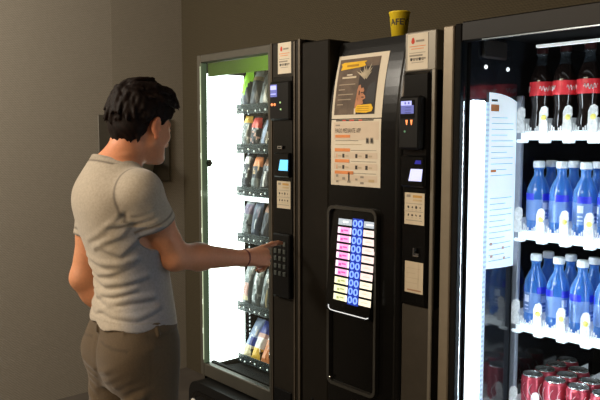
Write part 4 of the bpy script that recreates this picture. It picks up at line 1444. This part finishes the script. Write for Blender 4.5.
# the others curl back into the palm
for n_, a1, a2, a3, L, r in (('middle', 58, 150, 205, (.044, .027, .020), .0090), ('ring', 70, 160, 215, (.041, .026, .019), .0087), ('little', 78, 160, 215, (.033, .020, .017), .0076)):
    p = kn[n_]
    for q, (aa, ll) in enumerate(zip((a1, a2, a3), L)):
        t_ = math.radians(aa)
        p2 = p + (hd * math.cos(t_) - hn * math.sin(t_)) * ll
        sk.cone(p, p2, r * (1 - .08 * q), r * (.94 - .08 * q), .001)
        p = p2
# thumb leaves the index side near the wrist and lies along the curled middle finger
t0, t1, t2, t3 = HW(.018, .018, -.010), HW(.048, .036, -.024), HW(.076, .032, -.040), HW(.098, .020, -.048)
sk.cone(t0, t1, .0155, .0120, .012); sk.cone(t1, t2, .0112, .0100, .004); sk.cone(t2, t3, .0100, .0080, .004)
# left hand: flat, slipping into the front pocket
lh = unit(np.array((.22, .06, -.97)))
ln_ = np.array((-1.0, 0, 0)); ln_ = unit(ln_ - lh * (ln_ @ lh)); ls = np.cross(lh, ln_)
def LW(d, s, n): return WL + lh * d + ls * s + ln_ * n
for q, (s_, L_) in enumerate(((.026, .080), (.008, .088), (-.010, .082), (-.026, .066))):
    a_ = LW(.085 - .004 * q, s_, 0)
    sk.cone(LW(.01, s_ * .5, 0), a_, .015, .0112, .014)
    m_ = a_ + lh * L_ * .5 - ln_ * .006
    sk.cone(a_, m_, .0098, .0088, .004); sk.cone(m_, m_ + lh * L_ * .45 - ln_ * .014, .0086, .0070, .004)
sk.cone(LW(.02, .018, 0), LW(.055, .045, -.006), .014, .011, .01); sk.cone(LW(.055, .045, -.006), LW(.095, .048, -.012), .0105, .008, .004)

M_skin = vcol_mat('skin', 0.5, 120, 0.05, 0.10, 900, 0, 0.35, sss=0.12)

def skin_col(V):
    C_ = np.tile(np.array((0.60, 0.275, 0.150)), (len(V), 1))
    L = (V - HO) @ HR
    lips = (np.abs(L[:, 0]) < .022) & (L[:, 2] > -.066) & (L[:, 2] < -.044) & (L[:, 1] > .09)
    C_[lips] = (.42, .13, .10)
    eye = (np.sqrt((np.abs(L[:, 0]) - .031) ** 2 + (L[:, 2] - .004) ** 2) < .0075) & (L[:, 1] > .08)
    C_[eye] = (.55, .52, .48)
    iris = (np.sqrt((np.abs(L[:, 0]) - .031) ** 2 + (L[:, 2] - .004) ** 2) < .0042) & (L[:, 1] > .08)
    C_[iris] = (.04, .02, .012)
    brow = (np.abs(L[:, 0]) > .013) & (np.abs(L[:, 0]) < .048) & (np.abs(L[:, 2] - .027) < .004) & (L[:, 1] > .06)
    C_[brow] = (.05, .025, .018)
    # ruddier neck, knuckles and elbow
    ear = np.clip((np.abs(L[:, 0]) - .068) / .006, 0, 1) * (np.abs(L[:, 2]) < .04) * (np.abs(L[:, 1]) < .04)
    C_ = C_ * (1 + ear[:, None] * np.array((.22, .02, .0)))
    nk = np.exp(-((V[:, 1] + .05) ** 2 + V[:, 0] ** 2) / .006) * (V[:, 2] > 1.38)
    C_ = C_ * (1 + nk[:, None] * np.array((.12, .0, -.05)))
    nail = np.linalg.norm(V - (TIP + hn * .006), axis=1) < .008
    C_[nail] = (.62, .40, .32)
    return C_

bod = grow('body', sk, M_skin, person, skin_col, 2)

# ---------------------------------------------------------------- hair: a cap of short swept tufts
hf = Field((-.15, -.15, 1.42), (.15, .22, 1.73), .0032)
hf.ell(hd_((0, -.010, .052)), (.081, .086, .082), 0, R=HR)
hf.ell(hd_((0, -.040, -.006)), (.064, .050, .058), .025, R=HR)
hf.ell(hd_((.0, .050, .102)), (.060, .062, .034), .03, R=HR)
rh = random.Random(21)
def tuft(p, dvec, L, r0, curl, k=.012):
    p = np.array(p, dtype=float); d_ = unit(np.array(dvec, dtype=float))
    for q in range(3):
        d_ = unit(d_ + np.array(curl) * .35)
        p2 = p + d_ * L / 3
        hf.cone(hd_(p), hd_(p2), r0 * (1 - .28 * q), r0 * (.72 - .28 * q), k)
        p = p2
for i in range(420):
    th = rh.uniform(0, 2 * PI); ph = math.acos(rh.uniform(-.45, 1))
    n_ = np.array((math.sin(ph) * math.cos(th), math.sin(ph) * math.sin(th), math.cos(ph)))
    if n_[1] > .35 and n_[2] < .45: continue
    if n_[1] > -.05 and n_[2] < .1: continue
    p = np.array((0, -.012, .050)) + n_ * np.array((.080, .084, .082))
    if n_[2] > .25:   # top: swept forward and up
        flow = np.array((rh.uniform(-.5, .5), .75, -.10)) + n_ * .60
    else:             # sides and back: downwards, lying close
        flow = np.array((rh.uniform(-.3, .3), rh.uniform(-.25, .1), -1.0)) + n_ * .20
    tuft(p, flow, rh.uniform(.022, .040), rh.uniform(.0045, .0085), (rh.uniform(-.4, .4), rh.uniform(-.3, .3), -.3), .006)
for i in range(60):   # fringe pushed forward over the brow
    u = rh.uniform(-1, 1)
    p = (u * .056, .060 + rh.uniform(-.03, .012) - .02 * u * u, .100 + rh.uniform(-.014, .018))
    tuft(p, (u * .4 + rh.uniform(-.2, .2), 1.0, rh.uniform(.0, .40)), rh.uniform(.034, .060), rh.uniform(.006, .012), (0, -.05, -.9), .008)
for i in range(46):   # ragged nape
    u = rh.uniform(-1, 1)
    p = (u * .054, -.073 + .032 * u * u, -.030 + rh.uniform(-.012, .02))
    tuft(p, (rh.uniform(-.3, .3), .14, -1), rh.uniform(.024, .040), rh.uniform(.004, .007), (0, .1, 0), .005)
for s in (-1, 1):
    for q in range(14):   # over and in front of the ear
        y_ = rh.uniform(.020, .050)
        tuft((s * .072, y_, .062), (s * .05, rh.uniform(-.3, .2), -1), rh.uniform(.020, .036), .006, (0, 0, 0), .006)
    hf.cone(hd_((s * .068, .034, .045)), hd_((s * .069, .026, .012)), .010, .004, .008)
# keep the ears and the face clear
for s in (-1, 1):
    hf.ell(hd_((s * .088, -.002, -.012)), (.034, .028, .042), .004, 'sub', R=HR)
    hf.ell(hd_((s * .070, .045, -.030)), (.040, .040, .045), .004, 'sub', R=HR)
hf.ell(hd_((0, .112, -.012)), (.075, .060, .066), .006, 'sub', R=HR)
hf.ell(hd_((0, .055, -.062)), (.085, .060, .062), .006, 'sub', R=HR)
M_hair = vcol_mat('hair', 0.6, 260, 0.35, 0.8, 420, 0, 0.12)
def hair_col(V):
    st = 0.5 + 0.5 * np.sin(V[:, 0] * 420 + np.sin(V[:, 1] * 90) * 3 + V[:, 2] * 160)
    return np.array((.007, .0035, .0027)) * (0.7 + 0.7 * st[:, None])
grow('hair', hf, M_hair, person, hair_col, 1, 'short tousled near-black hair')

# ---------------------------------------------------------------- t-shirt
shirt_rows = [(.955, .154, .117, .013), (1.00, .143, .110, .017), (1.05, .128, .102, .020), (1.10, .122, .100, .016), (1.18, .130, .104, -.003), (1.25, .140, .108, -.022),
              (1.31, .147, .109, -.034), (1.35, .140, .100, -.041), (1.385, .116, .090, -.038), (1.415, .092, .078, -.031), (1.445, .074, .065, -.021), (1.475, .066, .060, -.014)]
shf, sh_at = profile(shirt_rows)
tf = Field((-.27, -.20, .93), (.27, .22, 1.50), .0034)
tf.put(shf, (-.19, -.17, .955), (.19, .17, 1.475), 0)
for s in (-1, 1):
    tf.ell((s * .062, .066, 1.225), (.060, .050, .056), .04)
    tf.cone((s * .026, -.032, 1.408), (s * .108, -.030, 1.362 if s > 0 else 1.330), .047, .050, .04)
for S_, E_ in ((SR, ER), (SL, EL)):
    tf.ell(S_, (.055, .053, .056), .03)
    cuff = S_ + (E_ - S_) * .48
    tf.cone(S_, cuff, .0525, .0505, .025)
    # flat cuff
    dd = unit(E_ - S_)
    def cut(x, y, z, c_=cuff, d_=dd):
        q = (x - c_[0]) * d_[0] + (y - c_[1]) * d_[1] + (z - c_[2]) * d_[2]
        r_ = np.sqrt((x - c_[0]) ** 2 + (y - c_[1]) ** 2 + (z - c_[2]) ** 2)
        return np.maximum(-q, r_ - .075)
    tf.put(cut, cuff - .075, cuff + .075, .002, 'sub')
# side of the arms' hollow
# neck opening with a ribbed collar
def neckhole(x, y, z):
    zc = 1.424 - (y + .02) * 0.34
    return np.maximum(np.sqrt((x / .060) ** 2 + ((y + .014) / .064) ** 2) * .06 - .06, zc + .002 - z)
tf.put(neckhole, (-.1, -.12, 1.36), (.1, .10, 1.48), .003, 'sub')
tf.put(lambda x, y, z: np.maximum(1.424 - (y + .02) * 0.34 + .003 - z, np.abs(x) - .088), (-.06, -.11, 1.42), (.06, .07, 1.47), .003, 'sub')
def col_ring(x, y, z):
    zc = 1.424 - (y + .02) * 0.34
    r_ = (np.sqrt((x / .066) ** 2 + ((y + .016) / .070) ** 2) - 1) * .066
    return np.sqrt(r_ ** 2 + ((z - zc) * .62) ** 2) - .0062
tf.put(col_ring, (-.1, -.12, 1.38), (.1, .10, 1.48), .006)
def A(deg, z, e=.0): return sh_at(math.radians(deg), z, e)
# folds: across the small of the back, at the armpit, above the hem
rf = random.Random(5)
folds = [([-105, -70, -45, -15], [1.165, 1.150, 1.150, 1.165], .010, .0070), ([-120, -90, -60, -20], [1.135, 1.125, 1.128, 1.150], .008, .0060),
         ([-110, -75, -40, -5], [1.105, 1.098, 1.105, 1.125], .009, .0065), ([-130, -95, -60, -25], [1.085, 1.070, 1.072, 1.090], .008, .0055),
         ([-100, -65, -35, 0], [1.050, 1.046, 1.052, 1.066], .009, .0055), ([-125, -95, -70, -50], [1.030, 1.018, 1.022, 1.032], .008, .0050),
         ([-85, -55, -25, 10], [1.012, 1.006, 1.010, 1.022], .008, .0045), ([-60, -35, -10], [1.200, 1.190, 1.215], .010, .0060),
         ([-75, -50, -25, -8], [1.190, 1.215, 1.245, 1.285], .009, .0060), ([-85, -60, -35, -15], [1.225, 1.245, 1.280, 1.315], .009, .0045),
         ([-40, -20, 0], [1.265, 1.275, 1.295], .008, .0050), ([-120, -100, -85], [1.060, 1.052, 1.056], .007, .0045)]
for dg, zz_, w_, am in folds:
    pl = []
    jit = [rf.uniform(-.008, .008) for _ in dg]
    zz_ = [a_ + b_ for a_, b_ in zip(zz_, jit)]
    am *= rf.uniform(.7, 1.4)
    for q in range(len(dg) - 1):
        for t_ in (0, .5):
            pl.append(A(dg[q] + (dg[q + 1] - dg[q]) * t_, zz_[q] + (zz_[q + 1] - zz_[q]) * t_))
    pl.append(A(dg[-1], zz_[-1]))
    tf.ridge(pl, w_, am * .8)
    tf.ridge([(p[0], p[1], p[2] - w_ * 1.7) for p in pl], w_ * .8, -am * .6)
for q in range(4):    # sleeve creases running from the armpit
    a_ = SR + (ER - SR) * (.15 + .1 * q) + np.array((.01, -.05, -.03))
    b_ = SR + (ER - SR) * (.22 + .09 * q) + np.array((.055, -.02, .0))
    tf.ridge([a_, b_], .008, .004)
# wavy hem
def hem(x, y, z):
    th = np.arctan2(y, x)
    return z - (.970 - .005 * np.clip((x + .05) / .08, -1, 1) * 1.0 + .004 * np.sin(3 * th + 1) + .004 * np.sin(7 * th) - .012 * np.clip(y / .1, -1, 1) * .4)
tf.put(hem, (-.25, -.2, .92), (.25, .2, 1.0), .004, 'sub')
M_tee = vcol_mat('heather_jersey', 0.9, 160, 0.10, 0.25, 700, 0.3, 0.15)
def tee_col(V):
    C_ = np.tile(np.array((.42, .375, .305)), (len(V), 1))
    x, y, z = V[:, 0], V[:, 1], V[:, 2]
    def mixin(m, c_):
        m = np.clip(m, 0, 1)[:, None]
        C_[:] = C_ * (1 - m) + np.array(c_) * m
    # cooler, darker flank: bluish shadow painted into the cloth
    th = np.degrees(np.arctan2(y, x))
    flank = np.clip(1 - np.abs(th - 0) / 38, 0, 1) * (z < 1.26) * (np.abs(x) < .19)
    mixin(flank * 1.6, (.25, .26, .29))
    for S_, E_ in ((SR, ER), (SL, EL)):
        d_ = unit(E_ - S_); q = (V - S_) @ d_
        L = np.linalg.norm(E_ - S_) * .48
        onarm = (np.linalg.norm(V - S_ - np.outer(np.clip(q, 0, 1), d_), axis=1) < .075)
        for o_, w_ in ((L - .022, .0035), (L - .003, .004)):
            mixin(onarm * (1 - np.abs(q - o_) / (w_ + .0015)) * 1.2, (.15, .13, .105))
        # armhole seam
        sgn = 1 if S_[0] > 0 else -1
        pl = sgn * x - (.128 + .10 * np.clip(1.40 - z, 0, 1) - 1.2 * np.clip(y + .01, 0, 1) ** 2)
        mixin((1 - np.abs(pl) / .0058) * (z > 1.275) * 1.1, (.17, .15, .125))
    zc = 1.424 - (y + .02) * 0.34
    r_ = (np.sqrt((x / .066) ** 2 + ((y + .016) / .070) ** 2) - 1) * .066
    near = (np.abs(r_) < .032) & (z > 1.34)
    mixin(near * np.clip((z - zc + .011) / .002, 0, 1) * .30, (.24, .21, .17))
    mixin(near * (1 - np.abs(z - zc + .011) / .0045) * 1.1, (.13, .11, .09))
    # hem stitching
    mixin((1 - np.abs(z - .990) / .0025) * .35, (.25, .22, .18))
    return C_
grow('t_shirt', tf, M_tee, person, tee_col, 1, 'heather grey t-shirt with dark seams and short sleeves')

# ---------------------------------------------------------------- trousers
hip_rows = [(.78, .138, .094, .022), (.82, .148, .107, .022), (.87, .155, .114, .022), (.92, .156, .112, .024), (.96, .148, .105, .019), (.992, .139, .099, .015)]
hpf, hp_at = profile(hip_rows)
pf = Field((-.25, -.22, .03), (.25, .20, 1.02), .0040)
pf.put(hpf, (-.19, -.17, .78), (.19, .15, .992), 0)
for s in (-1, 1):
    pf.ell((s * .068, -.032, .880), (.082, .068, .085), .05)
    pf.cone((s * .080, .012 + .012 * s, .84), (s * .092, .008 + .018 * s, .48), .084, .073, .02)
    pf.cone((s * .092, .008 + .018 * s, .48), (s * .106, -.010, .08), .074, .066, .02)
    hem_c = (s * .106, -.010, .045)
    # folds falling from the seat and behind the knee
    for q in range(5):
        z0 = .86 - .028 * q
        pf.ridge([(s * (.020 + .01 * q), -.098 + .004 * q, z0 - .02), (s * .08, -.106 + .006 * q, z0 - .005), (s * .135, -.060, z0 + .035), (s * .155, -.00, z0 + .06)], .010, .0055 - .0005 * q)
    for q in range(5):
        z0 = .74 - .045 * q
        pf.ridge([(s * .03, -.078, z0 - .04), (s * .09, -.084, z0), (s * .155, -.03, z0 + .05)], .012, .0075)
    for q in range(4):
        z0 = .45 - .03 * q
        pf.ridge([(s * .05, -.07, z0), (s * .11, -.085, z0 - .01), (s * .165, -.03, z0 + .01)], .010, .004)
# centre seam and seat cleft
pf.ridge([(0, -.090, .93), (0, -.105, .86), (0, -.09, .80)], .010, -.003)
# bulky side pocket on the left hip, where the hand is
pf.ell((-.152, .010, .865), (.022, .062, .060), .03)
pf.ell((-.100, -.060, .868), (.050, .034, .040), .03)
# waistband
def band(x, y, z):
    d = hpf(x, y, z, .005)
    return np.maximum(d, np.maximum(.955 - z, z - .990))
pf.put(band, (-.2, -.18, .95), (.2, .16, .995), .003)
for dg in (-90, -45, -135, 0, 180):
    a_ = hp_at(math.radians(dg), .952, .007); b_ = hp_at(math.radians(dg), .970, .007)
    pf.cone(a_, b_, .005, .005, .002)
M_khaki = vcol_mat('khaki_cotton', 0.85, 220, 0.10, 0.3, 800, 0.2, 0.15)
def khaki_col(V):
    C_ = np.tile(np.array((.100, .073, .045)), (len(V), 1))
    x, y, z = V[:, 0], V[:, 1], V[:, 2]
    seam = np.clip(1 - np.abs(x) / .004, 0, 1) * (y < -.05) * (z > .78)
    side = np.clip(1 - np.abs(y + .012) / .0035, 0, 1) * (np.abs(x) > .1)
    pk = np.zeros(len(V))
    for s in (-1, 1):   # welt back pockets
        pk = np.maximum(pk, (np.abs(s * x - .085) < .055) * (np.abs(z - .925 + .1 * (s * x - .085)) < .004) * (y < -.04))
    m = np.clip(seam * .5 + side * .5 + pk * .6, 0, .7)[:, None]
    return C_ * (1 - m) + np.array((.06, .045, .03)) * m
grow('trousers', pf, M_khaki, person, khaki_col, 1, 'loose khaki cotton trousers')

# ---------------------------------------------------------------- shoes and bracelet
M_shoe = vcol_mat('shoe_canvas', 0.7)
for s in (-1, 1):
    ff = Field((s * .115 - .09, -.12, -.01), (s * .115 + .09, .21, .14), .004)
    ff.cone((s * .106, -.045, .040), (s * .122, .125, .032), .042, .036, 0)
    ff.ell((s * .106, -.03, .075), (.042, .050, .042), .02)
    ff.ell((s * .118, .10, .040), (.046, .075, .036), .02)
    ff.put(lambda x, y, z: z - .002, (-.3, -.2, -.05), (.3, .3, .01), .002, 'sub')
    def shoe_col(V):
        C_ = np.tile(np.array((.05, .045, .04)), (len(V), 1))
        C_[V[:, 2] < .022] = (.55, .53, .48)
        return C_
    grow('shoe', ff, M_shoe, person, shoe_col, 1)
br = MB()
bd = unit(WR - ER)
bc = WR - bd * .012
u_ = unit(np.cross(bd, (0, 0, 1.0))); v_ = np.cross(bd, u_)
pts = [tuple(bc + (u_ * math.cos(2 * PI * i / 28) + v_ * math.sin(2 * PI * i / 28)) * .0248) for i in range(29)]
br.tube(pts, .0042, mat('dark_red_cord', (0.16, 0.035, 0.02), 0.6), 6)
o = br.build('bracelet'); o.parent = person; o['label'] = 'dark red cord round the wrist'


# ------------------------------------------------------------------ light
def area(name, loc, target, size, power, color, sy=None):
    l = bpy.data.lights.new(name, 'AREA')
    l.shape = 'RECTANGLE'; l.size = size; l.size_y = sy or size
    l.energy = power; l.color = color; l.specular_factor = 0.25
    o = bpy.data.objects.new(name, l)
    COL.objects.link(o)
    o.location = loc
    o.rotation_euler = (Vector(target) - Vector(loc)).to_track_quat('-Z', 'Y').to_euler()
    return o

area('ceiling_lamp', (-2.3, -3.2, 2.75), (-2.6, -0.9, 0.9), 1.0, 75, (1.0, 0.82, 0.62))
area('rear_lamp', (-1.0, -3.1, 2.8), (-1.8, -0.5, 1.1), 0.7, 40, (1.0, 0.72, 0.45))
area('wall_wash_lamp', (-3.1, -2.0, 2.8), (-3.75, -0.5, 1.2), 0.7, 75, (1.0, 0.91, 0.78))
w = bpy.data.worlds.new('dim_room')
bpy.context.scene.world = w
w.use_nodes = True
w.node_tree.nodes['Background'].inputs[0].default_value = (0.9, 0.75, 0.58, 1)
w.node_tree.nodes['Background'].inputs[1].default_value = 0.05

# ------------------------------------------------------------------ camera
cam = bpy.data.cameras.new('camera')
cam.sensor_width = 36
cam.lens = 42
cam.clip_start = 0.05
co = bpy.data.objects.new('camera', cam)
COL.objects.link(co)
co.location = (0, -1.55, 1.5)
co.rotation_euler = (math.radians(90 - 5.0616), 0, math.radians(138.690 - 90))
bpy.context.scene.camera = co
sc = bpy.context.scene
sc.view_settings.view_transform = 'Standard'
sc.view_settings.look = 'None'
sc.cycles.use_denoising = True
sc.cycles.max_bounces = 8
sc.cycles.transparent_max_bounces = 16
sc.cycles.sample_clamp_indirect = 4
